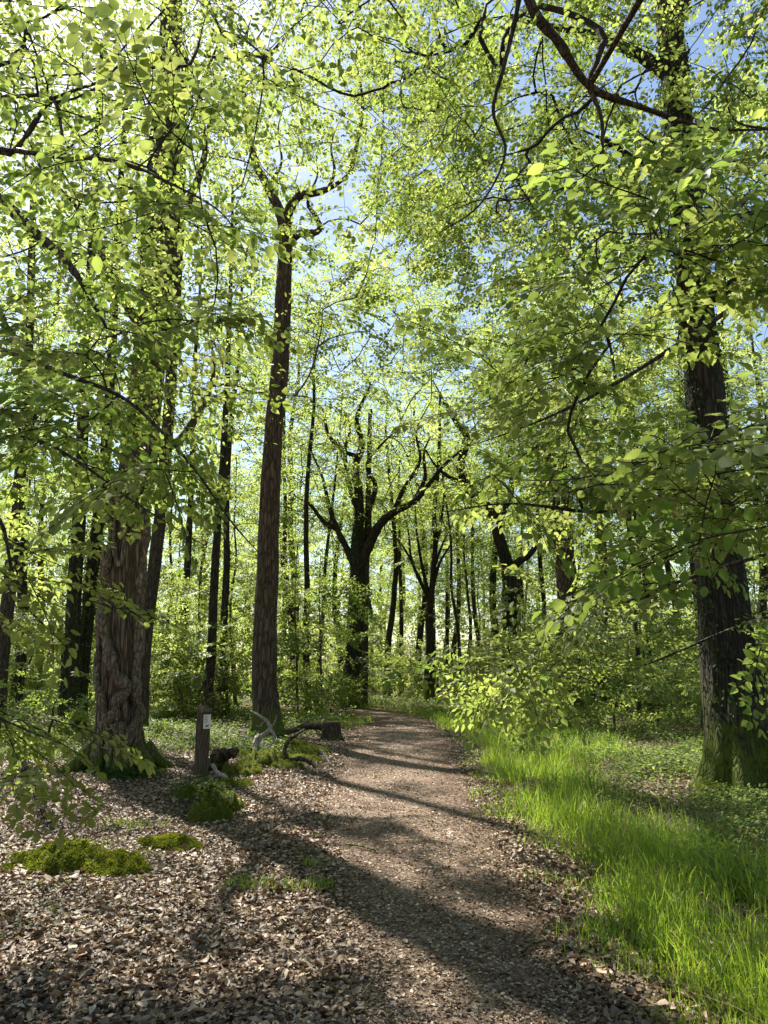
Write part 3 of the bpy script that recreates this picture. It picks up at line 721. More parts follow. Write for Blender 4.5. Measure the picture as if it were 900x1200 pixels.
# left beech
near_tree('beech_tree', 'beech tree whose leafy branches hang in from the left edge, before the twisted trunk', (-4.9, 5.6), (-4.4, 6.2, 13), .26, 202,
    [([(-40, 215), (0, 235), (40, 272), (70, 298), (95, 330), (112, 360), (125, 385)], 5.2, 5.0, .06, .022),
     ([(-40, 395), (30, 420), (80, 440), (150, 470), (220, 540), (270, 610), (310, 655)], 4.4, 3.8, .022, .005),
     ([(-40, 130), (10, 180), (60, 118), (75, 165), (90, 180)], 5.2, 5.0, .035, .008),
     ([(-40, 170), (60, 182), (140, 190), (200, 215), (260, 250), (290, 300)], 4.4, 4.0, .02, .005),
     ([(-40, 510), (40, 515), (90, 540), (160, 590), (240, 640)], 4.6, 4.4, .02, .005),
     ([(-60, 790), (-20, 830), (30, 855), (80, 875)], 3.9, 3.8, .012, .004),
     ([(-40, 590), (0, 610), (20, 690), (60, 740), (110, 760)], 4.6, 4.4, .02, .005)],
    [([(0, 0), (240, 0), (330, 180), (300, 330), (220, 420), (0, 420)], 85, 3.6, 6.5), ([(90, 60), (300, 90), (300, 330), (200, 300)], 8, 2.9, 3.6), ([(-60, -60), (380, -60), (330, 120), (230, 330), (-60, 380)], 190, 7.0, 12.0),
     ([(0, 400), (200, 420), (330, 620), (330, 670), (180, 640), (100, 560), (0, 560)], 28, 3.6, 5.6),
     ([(0, 560), (110, 570), (190, 640), (150, 720), (60, 740), (0, 700)], 8, 3.8, 5.6),
     ([(-40, 800), (0, 820), (50, 870), (30, 910), (-40, 930)], 7, 3.7, 4.6)], per=2,
    extra=lambda rg: crown_targets(100, (-3.6, 7.5), 4.0, 6, 13, rg))

# overhanging tree: bare dark limbs entering from the top
t = near_tree('overhanging_oak_tree', 'tree leaning over the path whose bare dark limbs hang in from the top edge', (3.9, 1.2), (1.8, 3.6, 12), .3, 203,
    [([(560, -330), (600, -120), (620, 0), (655, 50), (692, 102), (750, 125), (830, 150), (905, 152)], 5.4, 6.4, .075, .018),
     ([(600, -330), (620, -100), (608, 0), (590, 80), (578, 130), (592, 180), (562, 240), (512, 275)], 5.8, 6.2, .035, .010),
     ([(690, 102), (705, 140), (706, 190), (712, 216)], 6.0, 6.0, .032, .014),
     ([(905, 152), (860, 140), (842, 90), (800, 70)], 6.4, 6.8, .016, .006)],
    [([(500, 0), (900, 0), (900, 160), (700, 120), (600, 260), (480, 290)], 70, 6.0, 9.0), ([(230, -40), (900, -40), (880, 120), (600, 330), (480, 420), (400, 250), (230, 120)], 230, 8.0, 13.0), ([(180, -60), (520, -60), (500, 160), (420, 200), (330, 120), (200, 160)], 130, 10.0, 15.0)], per=2,
    extra=lambda rg: crown_targets(60, (1.5, 6.5), 4.5, 9.5, 14, rg))

# ------------------------------------------------------------------ prototypes for the wood behind
def proto_tree(seed, h, r0, rad, zlo, n, bark_m, leafm, name='forest_tree'):
    rg = np.random.default_rng(seed)
    t = Tree(name, 'x', 'tree', (0, 0), seed, bark_m, leafm); t.base = np.zeros(3); t.root.location = (0, 0, 0)
    P = [np.array([0, 0, -.4])]; q = np.zeros(3)
    for k in range(7): q = q + np.array([rg.normal(0, .16), rg.normal(0, .16), h / 7]); P.append(q.copy())
    P = catmull(P, 4); t.trunk(P, np.linspace(1, .18, len(P)) ** .8 * r0, zlo - 1, 12, trunk_mod(.45, .4, 5, 1, base=0, rough=.05, seed=seed))
    t.crown(crown_targets(n, (0, 0), rad, zlo, h + 1, rg), 2, 4, step=.5, tip=.012, sc=(.8, 1.3), spread=.65, cull=False, flat=.35)
    return t.root
protos = [proto_tree(301, 17, .17, 3.4, 4.5, 60, M['bark_mid'], 'leaf'), proto_tree(302, 19, .22, 4.0, 6, 68, M['bark_dark'], 'leaf_dark'),
          proto_tree(303, 14, .11, 2.8, 3.0, 46, M['bark_mid'], 'leaf'), proto_tree(304, 18, .15, 3.2, 7, 50, M['bark_dark'], 'leaf'), proto_tree(305, 12, .08, 2.4, 2.2, 42, M['bark_mid'], 'leaf')]
def proto_sapling(seed, h, rad, n, leafm, lod=2):
    rg = np.random.default_rng(seed)
    t = Tree('sapling', 'x', 'sapling', (0, 0), seed, M['bark_mid'], leafm); t.base = np.zeros(3); t.root.location = (0, 0, 0)
    P = [np.array([0, 0, -.1])]; q = np.zeros(3)
    for k in range(5): q = q + np.array([rg.normal(0, .09), rg.normal(0, .09), h / 5]); P.append(q.copy())
    P = catmull(P, 4); t.trunk(P, np.linspace(.035, .008, len(P)), .3, 7)
    t.crown(crown_targets(n, (0, 0), rad, .25, h + .2, rg, .1, .8), lod, 2, step=.35, tip=.004, sc=(.55, .95), spread=.3, cull=False, flat=.35, minr=.0)
    return t.root
saps = [proto_sapling(401, 3.2, 1.3, 38, 'leaf'), proto_sapling(402, 2.0, 1.2, 32, 'leaf'), proto_sapling(403, 4.6, 1.7, 56, 'leaf'), proto_sapling(404, 1.3, .9, 24, 'leaf_dark')]

rb = np.random.default_rng(9)
def zone(x, y):
    px = 450 + F * x / max(y * CP, .1)
    return ('left of the twisted tree' if px < 120 else 'between the twisted tree and the reddish trunk' if px < 300 else
            'between the reddish trunk and the forked tree' if px < 400 else 'above the end of the path' if px < 590 else
            'behind the low sunlit sprays' if px < 730 else 'left of the massive ivied trunk' if px < 830 else 'past the massive ivied trunk')
kinds = ['slender leafy', 'tall dark barked', 'young low branched', 'high crowned thin', 'pole thin young']
placed = []; first = [True] * 5
# hand-picked slim trunks: photo x, depth, prototype
hand = [(270, 27, 0), (283, 33, 4), (365, 30, 3), (372, 36, 2), (345, 42, 1), (455, 44, 1), (470, 48, 3), (562, 46, 0), (545, 40, 4), (640, 38, 3), (735, 22, 4), (765, 26, 0), (700, 34, 1), (250, 24, 3),
        (30, 30, 1), (60, 34, 0), (215, 30, 1), (232, 38, 2), (820, 30, 3), (880, 26, 0), (-30, 25, 0), (930, 22, 2), (790, 40, 1), (610, 52, 1), (520, 58, 0), (400, 48, 1), (440, 54, 0), (490, 50, 1), (530, 45, 0), (582, 42, 1), (350, 37, 0), (330, 50, 1)]
spots = [((px - 450) / F * Yd * 1.0, Yd, k) for px, Yd, k in hand]
while len(spots) < 88:
    y = rb.uniform(26, 78); x = rb.uniform(-.62, .62) * y
    if path_u(x, y) < 2.2 and y < 36: continue
    if min((x - a) ** 2 + (y - b) ** 2 for a, b, _ in spots) < 4: continue
    spots.append((x, y, int(rb.integers(0, 5))))
def shades(x, y):
    sx, sy = x - SD[0] / SD[2] * 11, y - SD[1] / SD[2] * 11
    return ((sx + 4) / 4.5) ** 2 + ((sy - 20) / 3.6) ** 2 < 1 or ((sx - 3.5) / 3.) ** 2 + ((sy - 19) / 3.) ** 2 < 1
spots = [(x, y, (3 if k in (0, 1) else 4) if shades(x, y) else k) for i, (x, y, k) in enumerate(spots) if not (shades(x, y) and i >= len(hand))]
for (x, y, k) in spots:
    loc = (x, y, Hs(x, y)); sc = rb.uniform(.85, 1.15)
    dist = 'nearer' if y < 38 else 'farther'
    lab = f'{kinds[k]} tree of the {dist} wood, {zone(x, y)}'
    grp = 'slim trees of the wood beyond the big trunks'
    if first[k]:
        o = protos[k]; first[k] = False; o.location = loc; o.rotation_euler.z = rb.uniform(0, 6.28); o.scale = (sc,) * 3; o['label'] = lab; o['group'] = grp
    else: dup(protos[k], loc, rb.uniform(0, 6.28), sc, lab, grp)

# saplings / bushes
sk_ = ['bushy sapling', 'low leafy sapling', 'tall bushy sapling', 'small undergrowth shrub']; first = [True] * 4
sspots = [(ground(60, 868)[:2], 3), (ground(222, 842)[:2], 1), (ground(212, 846)[:2], 3), (ground(372, 835)[:2], 1), (ground(770, 852)[:2], 0), (ground(720, 856)[:2], 1),
          (ground(680, 860)[:2], 3), (ground(640, 856)[:2], 1), (ground(830, 868)[:2], 1), (ground(20, 850)[:2], 0), (ground(345, 832)[:2], 2), (ground(570, 836)[:2], 1), (ground(880, 860)[:2], 2)]
while len(sspots) < 150:
    y = rb.uniform(25, 60); x = rb.uniform(-.6, .6) * y
    if (path_u(x, y) < 1.9 and y < 37) or (y < 22 and -3 < x < 1): continue
    sspots.append(((x, y), int(rb.choice([0, 0, 1, 2, 2, 3]))))
for ((x, y), k) in sspots:
    loc = (x, y, Hs(x, y)); sc = rb.uniform(.75, 1.3)
    lab = f'{sk_[k]} in the {"nearer" if y < 28 else "farther"} undergrowth, {zone(x, y)}'; grp = 'saplings and shrubs of the undergrowth'
    if first[k]: o = saps[k]; first[k] = False; o.location = loc; o.rotation_euler.z = rb.uniform(0, 6.28); o.scale = (sc,) * 3; o['label'] = lab; o['group'] = grp
    else: dup(saps[k], loc, rb.uniform(0, 6.28), sc, lab, grp)

# far-off wood closing the view
rg = np.random.default_rng(31); mb = MB(); n = 5200
ang = rg.uniform(-1.05, 1.05, n); dist = rg.uniform(72, 115, n); hz = rg.beta(1.1, 1.5, n) * 24
pos = np.stack([np.sin(ang) * dist, np.cos(ang) * dist, hz], -1)
place_sprays(mb, 3, pos, rg.uniform(0, 6.28, n), rg.normal(-.1, .3, n), rg.normal(0, .5, n), rg.uniform(1.8, 3.2, n), rg, cull=False, twigs=False)
for _ in range(70):
    a = rg.uniform(-1., 1.); d = rg.uniform(70, 105); x, y = math.sin(a) * d, math.cos(a) * d; h = rg.uniform(9, 18)
    tube(mb, np.array([[x, y, -.3], [x + rg.normal(0, .3), y, h * .5], [x + rg.normal(0, .6), y, h]]), [.22, .16, .06], 7, 1)
n = 4200; ang = rg.uniform(-.9, .9, n); dist = rg.uniform(56, 78, n); hz = rg.beta(1., 1.3, n) * 10
place_sprays(mb, 3, np.stack([np.sin(ang) * dist, np.cos(ang) * dist, hz], -1), rg.uniform(0, 6.28, n), rg.normal(-.1, .4, n), rg.normal(0, .6, n), rg.uniform(1.0, 2.0, n), rg, cull=False, twigs=False)
tag(mb.build('distant_wood', [M['leaf'], M['bark_mid']]), 'far-off mass of pale green leaves and thin trunks closing the view', 'distant wood', kind='stuff')

# ------------------------------------------------------------------ forest floor
def scatter(n, rg, y0, y1, xl, xr, power=1.):
    """points with density falling off with distance"""
    uu = rg.random(n); y = y0 * (y1 / y0) ** (uu ** power); x = rg.uniform(-1, 1, n) * 1.0
    return x * (.62 * y + 1.0), y
rg = np.random.default_rng(41)
def litter_template(a, b, c):
    out = []
    for u_, w in ((0, .06), (.3, .27), (.62, .33), (.85, .2), (1.04, .03)):
        for v in (-1, 0, 1): out.append([u_ + v * .04 * math.sin(9 * u_ + a * 5), v * w * (1 + .16 * math.sin(14 * u_ + v + b * 9)), a * v * v * w + b * (u_ - .5) ** 2 * 1.6 + c * v * (u_ - .5)])
    F_ = []
    for i in range(4):
        for j in range(2): q = i * 3 + j; F_.append([q, q + 3, q + 4, q + 1])
    return np.array(out), [np.array(F_)]
mb = MB()
x, y = scatter(290000, rg, 3.2, 24, 0, 0)
side = path_side(x, y); pu = path_u(x, y)
dr_ = np.sin(1.7 * x + 1.1 * y) * np.sin(1.3 * x - 2.1 * y + 1)
dens = np.where(pu < .55, .3, np.where(pu < .85, .5 + .25 * dr_, np.where(pu < 1.15, .8, 1.))) * (1 + .25 * dr_)
grassy = (side > .35) & (x - np.interp(y, PR[:, 1], PR[:, 0]) < 4)
dens = np.where(side > .3, .35, dens)
k = rg.random(len(x)) < dens; x, y = x[k], y[k]; pu = pu[k]
n = len(x)
sz = rg.uniform(.022, .056, n) * np.where(pu < .9, .6, 1.) * rg.choice([.6, 1., 1., 1.25], n) * (1 + np.clip(y - 8, 0, 20) * .03)
tilt = rg.normal(0, .36, (n, 2)); nr = np.stack([tilt[:, 0], tilt[:, 1], np.ones(n)], -1)
nr = np.where((rg.random(n) < .12)[:, None], rg.normal(0, 1, (n, 3)), nr)
hd = rg.uniform(0, 6.28, n); dr = np.stack([np.cos(hd), np.sin(hd), rg.normal(0, .2, n)], -1)
B = np.stack([x, y, H(x, y) + .012 + rg.uniform(0, .028, n) * np.where(pu < 1, .3, 1)], -1)
pick = rg.integers(0, 5, n); tp = [litter_template(.5, .25, .2), litter_template(-.5, -.1, .3), litter_template(.9, .1, -.3), litter_template(-.8, .3, .1), litter_template(.2, -.35, .4)]
rn = np.clip(rg.beta(1.6, 1.8, n), 0, 1)
for q in range(5):
    s = pick == q; add_leaves(mb, 0, B[s], dr[s], nr[s], sz[s], rn[s], 0, tp[q][0], tp[q][1], (.25, 1.15))
tag(mb.build('leaf_litter', M['litter']), 'carpet of curled brown dead leaves covering the forest floor and path edges', 'leaf litter', kind='stuff')
# crumbs on the path
mb = MB(); x, y = scatter(150000, rg, 3.2, 26, 0, 0); k = path_u(x, y) < 1.5; x, y = x[k], y[k]; n = len(x)
hd = rg.uniform(0, 6.28, n); add_leaves(mb, 1, np.stack([x, y, H(x, y) + .014 + rg.uniform(0, .006, n)], -1), np.stack([np.cos(hd), np.sin(hd), rg.normal(0, .15, n)], -1),
    np.stack([rg.normal(0, .3, n), rg.normal(0, .3, n), np.ones(n)], -1), rg.uniform(.008, .028, n) * (1 + y * .03), rg.beta(2, 1.6, n))
tag(mb.build('leaf_crumbs', M['litter']), 'small broken leaf bits trodden into the path', 'leaf crumbs', kind='stuff')

# grass
def blades(mb, x, y, h, w, rg, lean=.35, mat=0):
    n = len(x); hd = rg.uniform(0, 6.28, n); ld = np.stack([np.cos(hd), np.sin(hd)], -1); ln = np.abs(rg.normal(0, lean, n)) + .05
    fa = rg.uniform(0, 6.28, n); wd = np.stack([np.cos(fa), np.sin(fa), np.zeros(n)], -1)
    B = np.stack([x, y, H(x, y) - .01], -1); rows = []
    for q, ww in ((0, .8), (.3, 1.), (.6, .8), (.85, .45)):
        p = B + np.concatenate([ld * (ln * h * q ** 2)[:, None], (h * q * (1 - .25 * ln * q))[:, None]], 1)
        rows += [p - wd * (w * ww / 2)[:, None], p + wd * (w * ww / 2)[:, None]]
    rows.append(B + np.concatenate([ld * (ln * h)[:, None], (h * (1 - .32 * ln))[:, None]], 1))
    V = np.stack(rows, 1); off = (np.arange(n) * 9)[:, None, None]
    mb.add(V.reshape(-1, 3), [(np.array([[0, 1, 3, 2], [2, 3, 5, 4], [4, 5, 7, 6]])[None] + off).reshape(-1, 4), (np.array([[6, 7, 8]])[None] + off).reshape(-1, 3)], np.repeat(rg.random(n), 9), mat)
# right-hand verge: bounded by the path edge and by this far edge
gl = np.array([ground(*p)[:2] for p in [(890, 1330), (775, 1200), (695, 1110), (640, 1030), (628, 992), (572, 958), (560, 915), (545, 880), (527, 858), (512, 846), (500, 840)]])
gr = np.array([ground(*p)[:2] for p in [(1500, 1330), (1300, 1200), (1050, 1100), (850, 1015), (740, 965), (672, 918), (735, 888), (700, 868), (640, 852), (560, 842)]])
def in_verge(x, y, soft, rg):
    a = np.interp(y, gl[:, 1], gl[:, 0]); b = np.interp(y, gr[:, 1], gr[:, 0]); j = rg.normal(0, soft, len(x)) + .12 * np.sin(5 * y) + .08 * np.sin(11 * y + 1)
    return (x > a + j) & (x < b - j * 2)
rg = np.random.default_rng(43); mb = MB()
x, y = scatter(330000, rg, 3.0, 30, 0, 0); k = in_verge(x, y, .09, rg)
patch = np.sin(2.1 * x + 1.3 * y) + np.sin(3.7 * x - 2.2 * y + 1) + .8 * np.sin(7 * x + 5 * y)
k &= (patch + rg.normal(0, .7, len(x)) > -.9); x, y = x[k], y[k]; n = len(x)
a = np.interp(y, gl[:, 1], gl[:, 0]); ed = np.clip((x - a) / .5, .35, 1)
h = rg.uniform(.12, .34, n) * rg.choice([.6, 1., 1., 1.3], n) * ed * (1 + .15 * np.sin(3 * x + 2 * y)); blades(mb, x, y, h, rg.uniform(.0035, .008, n) * (1 + np.clip(y - 6, 0, 30) * .09), rg, .5)
q = rg.random(n) < .04; blades(mb, x[q] + .01, y[q], h[q] * 1.1, np.full(q.sum(), .005), rg, 1.1, 1)
tag(mb.build('tall_grass', [M['grass'], M['litter']]), 'bright green tall grass growing along the right edge of the path', 'tall grass', kind='stuff')
mb = MB()
x, y = scatter(90000, rg, 12, 40, 0, 0)
k = (path_u(x, y) > 1.05) & (path_u(x, y) < 2.6) & (y > 21) & (rg.random(len(x)) < .8) | ((y > 14) & (x < -5.2) & (x > -9) & (rg.random(len(x)) < .3)); x, y = x[k], y[k]; n = len(x)
blades(mb, x, y, rg.uniform(.08, .26, n), rg.uniform(.008, .02, n), rg)
tag(mb.build('short_grass', M['grass']), 'short fresh grass on both sides of the far end of the path', 'short grass', kind='stuff')
for i, (px, py, lab) in enumerate([(290, 1048, 'left grass tuft of the row in the dead leaves left of the path'), (337, 1050, 'smallest grass tuft, middle of the row left of the path'), (372, 1048, 'right grass tuft of the row, nearest the path edge'), (155, 972, 'grass tuft between the twisted tree and the foreground moss'),
                         (112, 1004, 'grass tuft standing just behind the large moss cushion'), (368, 1022, 'lone little grass tuft at the left path edge'), (498, 905, 'grass tuft on the bare middle of the path')]):
    g = ground(px, py); mb = MB(); n = [170, 60, 130, 240, 90, 50, 40][i]; s_ = [.11, .06, .07, .22, .12, .05, .06][i]
    x = g[0] + np.clip(rg.normal(0, s_, n), -1.5 * s_, 1.5 * s_); y = g[1] + np.clip(rg.normal(0, s_ * .8, n), -1.2 * s_, 1.2 * s_); blades(mb, x, y, rg.uniform(.05, .15, n) * (.5 if i == 6 else 1), rg.uniform(.004, .007, n), rg, .6)
    tag(mb.build('grass_tuft', M['grass'], base=(g[0], g[1], Hs(g[0], g[1]))), lab, 'grass tuft', 'grass tufts in the dead leaves')

# herb layer
rg = np.random.default_rng(47); mb = MB()
def herbs(x, y, hmax, size, rg, per=5):
    n = len(x); X = np.repeat(x, per) + rg.normal(0, .07, n * per); Y_ = np.repeat(y, per) + rg.normal(0, .07, n * per); hh = np.repeat(rg.uniform(.03, hmax, n), per) * rg.uniform(.5, 1.1, n * per)
    hd = rg.uniform(0, 6.28, n * per); m = n * per
    add_leaves(mb, 1, np.stack([X, Y_, H(X, Y_) + hh], -1), np.stack([np.cos(hd), np.sin(hd), rg.normal(-.2, .25, m)], -1), np.stack([rg.normal(0, .35, m), rg.normal(0, .35, m), np.ones(m)], -1),
               size * rg.uniform(.6, 1.3, m) * (1 + np.clip(Y_ - 14, 0, 30) * .04), rg.random(m))
x, y = scatter(60000, rg, 11, 45, 0, 0); side = path_side(x, y); pu = path_u(x, y)
cl = np.sin(1.1 * x + .7 * y) + np.sin(2.3 * x - 1.4 * y + 2) + rg.normal(0, .8, len(x))
k = (pu > 1.8) & (cl > -.3) & ((y > 13.8) | (side > 2.0)); herbs(x[k], y[k], .28, .055, rg, 5)
x, y = scatter(26000, rg, 5.5, 14, 0, 0); side = path_side(x, y)
rr_ = x - np.interp(y, gr[:, 1], gr[:, 0]); cl = np.sin(2.1 * x + .7 * y) + np.sin(3.3 * x - 2.4 * y + 2) + rg.normal(0, .7, len(x))
k = (rr_ > -.5) & (side > 1.2) & (cl > -.5) & ~((y > 9.6) & (y < 13.2) & (rr_ < 2.2) & (rg.random(len(x)) < .75)); herbs(x[k], y[k], .22, .042, rg, 5)
x, y = scatter(5200, rg, 4.5, 13, 0, 0); cl = np.sin(1.9 * x + 1.2 * y) + np.sin(3.1 * x - 2 * y) + rg.normal(0, .5, len(x)); k = (x < -1.6) & (cl > .7); herbs(x[k], y[k], .07, .03, rg, 4)
tag(mb.build('ground_cover', M['herb']), 'low ground cover of small green leaves on the shaded forest floor', 'ground cover', kind='stuff')

# moss cushions
def moss(name, label, pts, seed, hgt, dens=9000, ivy=False, group=None):
    """pts: (px, py, rx, ry) lobes on the ground"""
    rg = np.random.default_rng(seed); lob = [(ground(p[0], p[1])[0], ground(p[0], p[1])[1], p[2], p[3]) for p in pts]
    c = np.mean([[a[0], a[1]] for a in lob], 0); base = np.array([c[0], c[1], Hs(*c)])
    x0 = min(a[0] - a[2] for a in lob) - .1; x1 = max(a[0] + a[2] for a in lob) + .1; y0 = min(a[1] - a[3] for a in lob) - .1; y1 = max(a[1] + a[3] for a in lob) + .1
    ph = rg.uniform(0, 6, 6)
    def hh(x, y):
        m = np.zeros(np.shape(x))
        for i, (a, b, rx, ry) in enumerate(lob):
            q = ((x - a) / rx) ** 2 + ((y - b) / ry) ** 2 + .22 * np.sin(17 * x + ph[1]) * np.sin(21 * y + ph[2]) + .12 * np.sin(43 * x + 29 * y + ph[3]) + .25 * np.sin(7 * x / rx * .3 + ph[i % 6]) * np.sin(6 * y / ry * .3)
            m = np.maximum(m, np.sqrt(np.clip(1 - q, 0, 1)) * (.75 + .25 * math.sin(i * 2.1)))
        lump = .75 + .25 * np.sin(19 * x + ph[0]) * np.sin(23 * y + ph[1]) + .15 * np.sin(41 * x + 33 * y)
        return m * hgt * lump
    nx, ny = 90, 70; X_, Y_ = np.meshgrid(np.linspace(x0, x1, nx), np.linspace(y0, y1, ny)); Hh = hh(X_, Y_); Z_ = H(X_, Y_) + Hh - .02 + .004 * rg.standard_normal(X_.shape)
    Z_ = np.where(Hh <= 0, Z_ - .05, Z_)
    ii = np.arange(ny - 1)[:, None] * nx + np.arange(nx - 1)[None]; f = np.stack([ii, ii + 1, ii + nx + 1, ii + nx], -1).reshape(-1, 4)
    f = f[(Hh.ravel()[f] > 0).any(1)]
    mb = MB(); mb.add(np.stack([X_, Y_, Z_], -1).reshape(-1, 3), [f], .25, 0)
    n = int(2.2 * dens * (x1 - x0) * (y1 - y0)); x = rg.uniform(x0, x1, n); y = rg.uniform(y0, y1, n); hq = hh(x, y); k = hq > 0.004; x, y, hq = x[k], y[k], hq[k]; n = len(x)
    e = .01; gxn = -(hh(x + e, y) - hh(x - e, y)) / (2 * e); gyn = -(hh(x, y + e) - hh(x, y - e)) / (2 * e)
    N = norm(np.stack([np.clip(gxn, -2, 2), np.clip(gyn, -2, 2), np.ones(n)], -1)); D = norm(N + rg.normal(0, .45, (n, 3)))
    add_leaves(mb, 2, np.stack([x, y, H(x, y) + hq - .022], -1), D, rg.normal(0, 1, (n, 3)), rg.uniform(.009, .019, n), np.clip(rg.normal(.5, .28, n), 0, 1))
    o = thing(name, label, 'moss', tuple(base), group); mb.build('cushion', M['moss'], o, base)
    if ivy:
        mb = MB(); n = 900; i0 = rg.integers(0, len(ivy), n); x = np.array([ground(*ivy[i])[0] for i in i0]) + rg.normal(0, .2, n); y = np.array([ground(*ivy[i])[1] for i in i0]) + rg.normal(0, .16, n)
        hd = rg.uniform(0, 6.28, n); add_leaves(mb, 1, np.stack([x, y, H(x, y) + hh(x, y) + rg.uniform(0, .1, n)], -1), np.stack([np.cos(hd), np.sin(hd), -.3 + 0 * hd], -1), np.stack([rg.normal(0, .15, n), rg.normal(-.2, .15, n), np.ones(n)], -1), rg.uniform(.035, .06, n), rg.random(n))
        mb.build('ivy', M['ivy'], o, base)
    return o
moss('moss_mound', 'large bright green moss cushion lying in the dead leaves at lower left', [(42, 1024, .26, .3), (75, 1020, .3, .34), (108, 1026, .34, .36), (138, 1036, .26, .24), (70, 1034, .24, .2), (100, 1022, .5, .3), (130, 1034, .3, .25)], 51, .17, 14000)
moss('moss_mound', 'smaller dark moss cushion right of the large one, below the post', [(190, 998, .28, .26), (214, 1001, .24, .22)], 52, .15, 14000)
moss('moss_mound', 'flat patchy moss pad between the two foreground cushions', [(160, 1012, .26, .2)], 56, .07, 14000)
moss('mossy_bank', 'long moss covered bank with dark ivy, at the foot of the wooden post', [(232, 935, .36, .3), (255, 950, .3, .25), (262, 925, .4, .3), (285, 912, .36, .3), (310, 905, .42, .32), (335, 908, .3, .25), (300, 895, .5, .5), (335, 885, .6, .6), (350, 895, .45, .4), (362, 886, .45, .5), (245, 962, .25, .22)], 53, .26, 7000,
     ivy=[(215, 925), (228, 920), (222, 935), (240, 945), (250, 935), (245, 955)])
moss('moss_skirt', 'yellow green moss spread around the foot of the twisted tree', [(105, 898, .5, .35), (125, 908, .5, .3), (150, 912, .6, .3), (172, 908, .4, .3)], 54, .13, 6000, ivy=[(130, 912), (150, 915), (165, 912)])
moss('moss_skirt', 'moss over the spreading roots of the massive ivied trunk', [(838, 930, .3, .5), (860, 942, .5, .35), (890, 940, .5, .35)], 55, .14, 6000, ivy=[(850, 955), (880, 955), (900, 950), (870, 945)])

# ------------------------------------------------------------------ wooden waymark post
def box(mb, lo, hi, top=None, mat=0, bev=.0):
    (x0, y0, z0), (x1, y1, z1) = lo, hi; zt = top or (z1, z1, z1, z1)
    V = [(x0, y0, z0), (x1, y0, z0), (x1, y1, z0), (x0, y1, z0), (x0, y0, zt[0]), (x1, y0, zt[1]), (x1, y1, zt[2]), (x0, y1, zt[3])]
    mb.add(V, [np.array([[0, 3, 2, 1], [4, 5, 6, 7], [0, 1, 5, 4], [1, 2, 6, 5], [2, 3, 7, 6], [3, 0, 4, 7]])], .5, mat)
def bevel(o, w=.008):
    m = o.modifiers.new('b', 'BEVEL'); m.width = w; m.segments = 2; m.limit_method = 'ANGLE'
g = ground(235, 914); bz = Hs(g[0], g[1])
po = thing('wooden_post', 'short square wooden waymark post with a small white notice plate on its face', 'post', (g[0], g[1], bz)); po.rotation_euler = (0, 0, R_(38)); po.scale = (.95, .95, .92)
mb = MB(); w = .085; box(mb, (-w, -w, -.3), (w, w, 1.1), (1.03, 1.03, 1.12, 1.12)); o = mb.build('shaft', M['post'], po, smooth=False); bevel(o)
mb = MB(); V0 = -w - .012
box(mb, (-w - .015, -w - .02, 1.035), (w + .015, w + .01, 1.06), (1.055, 1.055, 1.145, 1.145)); 
mb.V[-1][2:4, 2] += .09; mb.V[-1][0:2, 2] -= .003
o = mb.build('cap', M['post'], po, smooth=False); bevel(o, .004)
mb = MB(); box(mb, (-w * .5, -w - .010, .78), (w * .98, -w - .002, 1.005)); pl = mb.build('notice_plate', M['plate'], po, smooth=False); bevel(pl, .002)
mb = MB()
for z_, wd in ((.975, .7), (.952, .5), (.93, .6), (.905, .62), (.882, .5)):
    box(mb, (-w * .34, -w - .0125, z_ - .005), (-w * .34 + w * 1.1 * wd, -w - .0108, z_ + .004))
box(mb, (-w * .15, -w - .0125, .81), (w * .55, -w - .0108, .85), (.835, .85, .85, .835))
mb.build('lettering', M['print'], pl, smooth=False)

# ------------------------------------------------------------------ dead wood
def stick(name, label, cat, chains, mat, base=None, ends=None, sides=9, parts=True):
    allp = np.vstack([c[0] for c in chains]); b = allp[np.argmin(allp[:, 2])].copy() if base is None else base
    root = thing(name, label, cat, tuple(b))
    for i, (P, ra, rb_) in enumerate(chains):
        P = catmull(P, 5); n = len(P); rs = np.random.default_rng(i + 5)
        rr = np.linspace(ra, rb_, n) * (1 + .14 * np.sin(np.arange(n) * 1.3 + i) + .06 * rs.normal(0, 1, n)); P = P + rs.normal(0, .12, P.shape) * rr[:, None]; mb = MB(); tube(mb, P, rr, sides, mod=trunk_mod(0, 1, 3, 0, rough=.12, seed=i))
        mb.build('stem' if i == 0 else 'side_branch', mat, root, b)
    return root
Yb = 12.9
stick('dead_branch', 'bleached white forked dead branch sticking up before the reddish trunk', 'dead branch',
      [(np.array([at(298, 890, Yb - .2), at(302, 868, Yb), at(316, 855, Yb + .2), at(313, 845, Yb + .3), at(303, 838, Yb + .4), at(294, 833, Yb + .5)]), .055, .012),
       (np.array([at(316, 855, Yb + .2), at(322, 846, Yb + .1), at(324, 838, Yb)]), .022, .006),
       (np.array([at(301, 874, Yb), at(308, 880, Yb - .2), at(311, 889, Yb - .3)]), .03, .012),
       (np.array([at(314, 856, Yb + .2), at(320, 858, Yb + .1), at(321, 868, Yb), at(314, 878, Yb - .1)]), .04, .012),
       (np.array([at(303, 862, Yb), at(299, 866, Yb - .15), at(297, 875, Yb - .3)]), .035, .014),
       (np.array([at(309, 846, Yb + .3), at(304, 851, Yb + .3), at(300, 850, Yb + .3)]), .018, .006)], M['bleached'])
Yb = 12.4
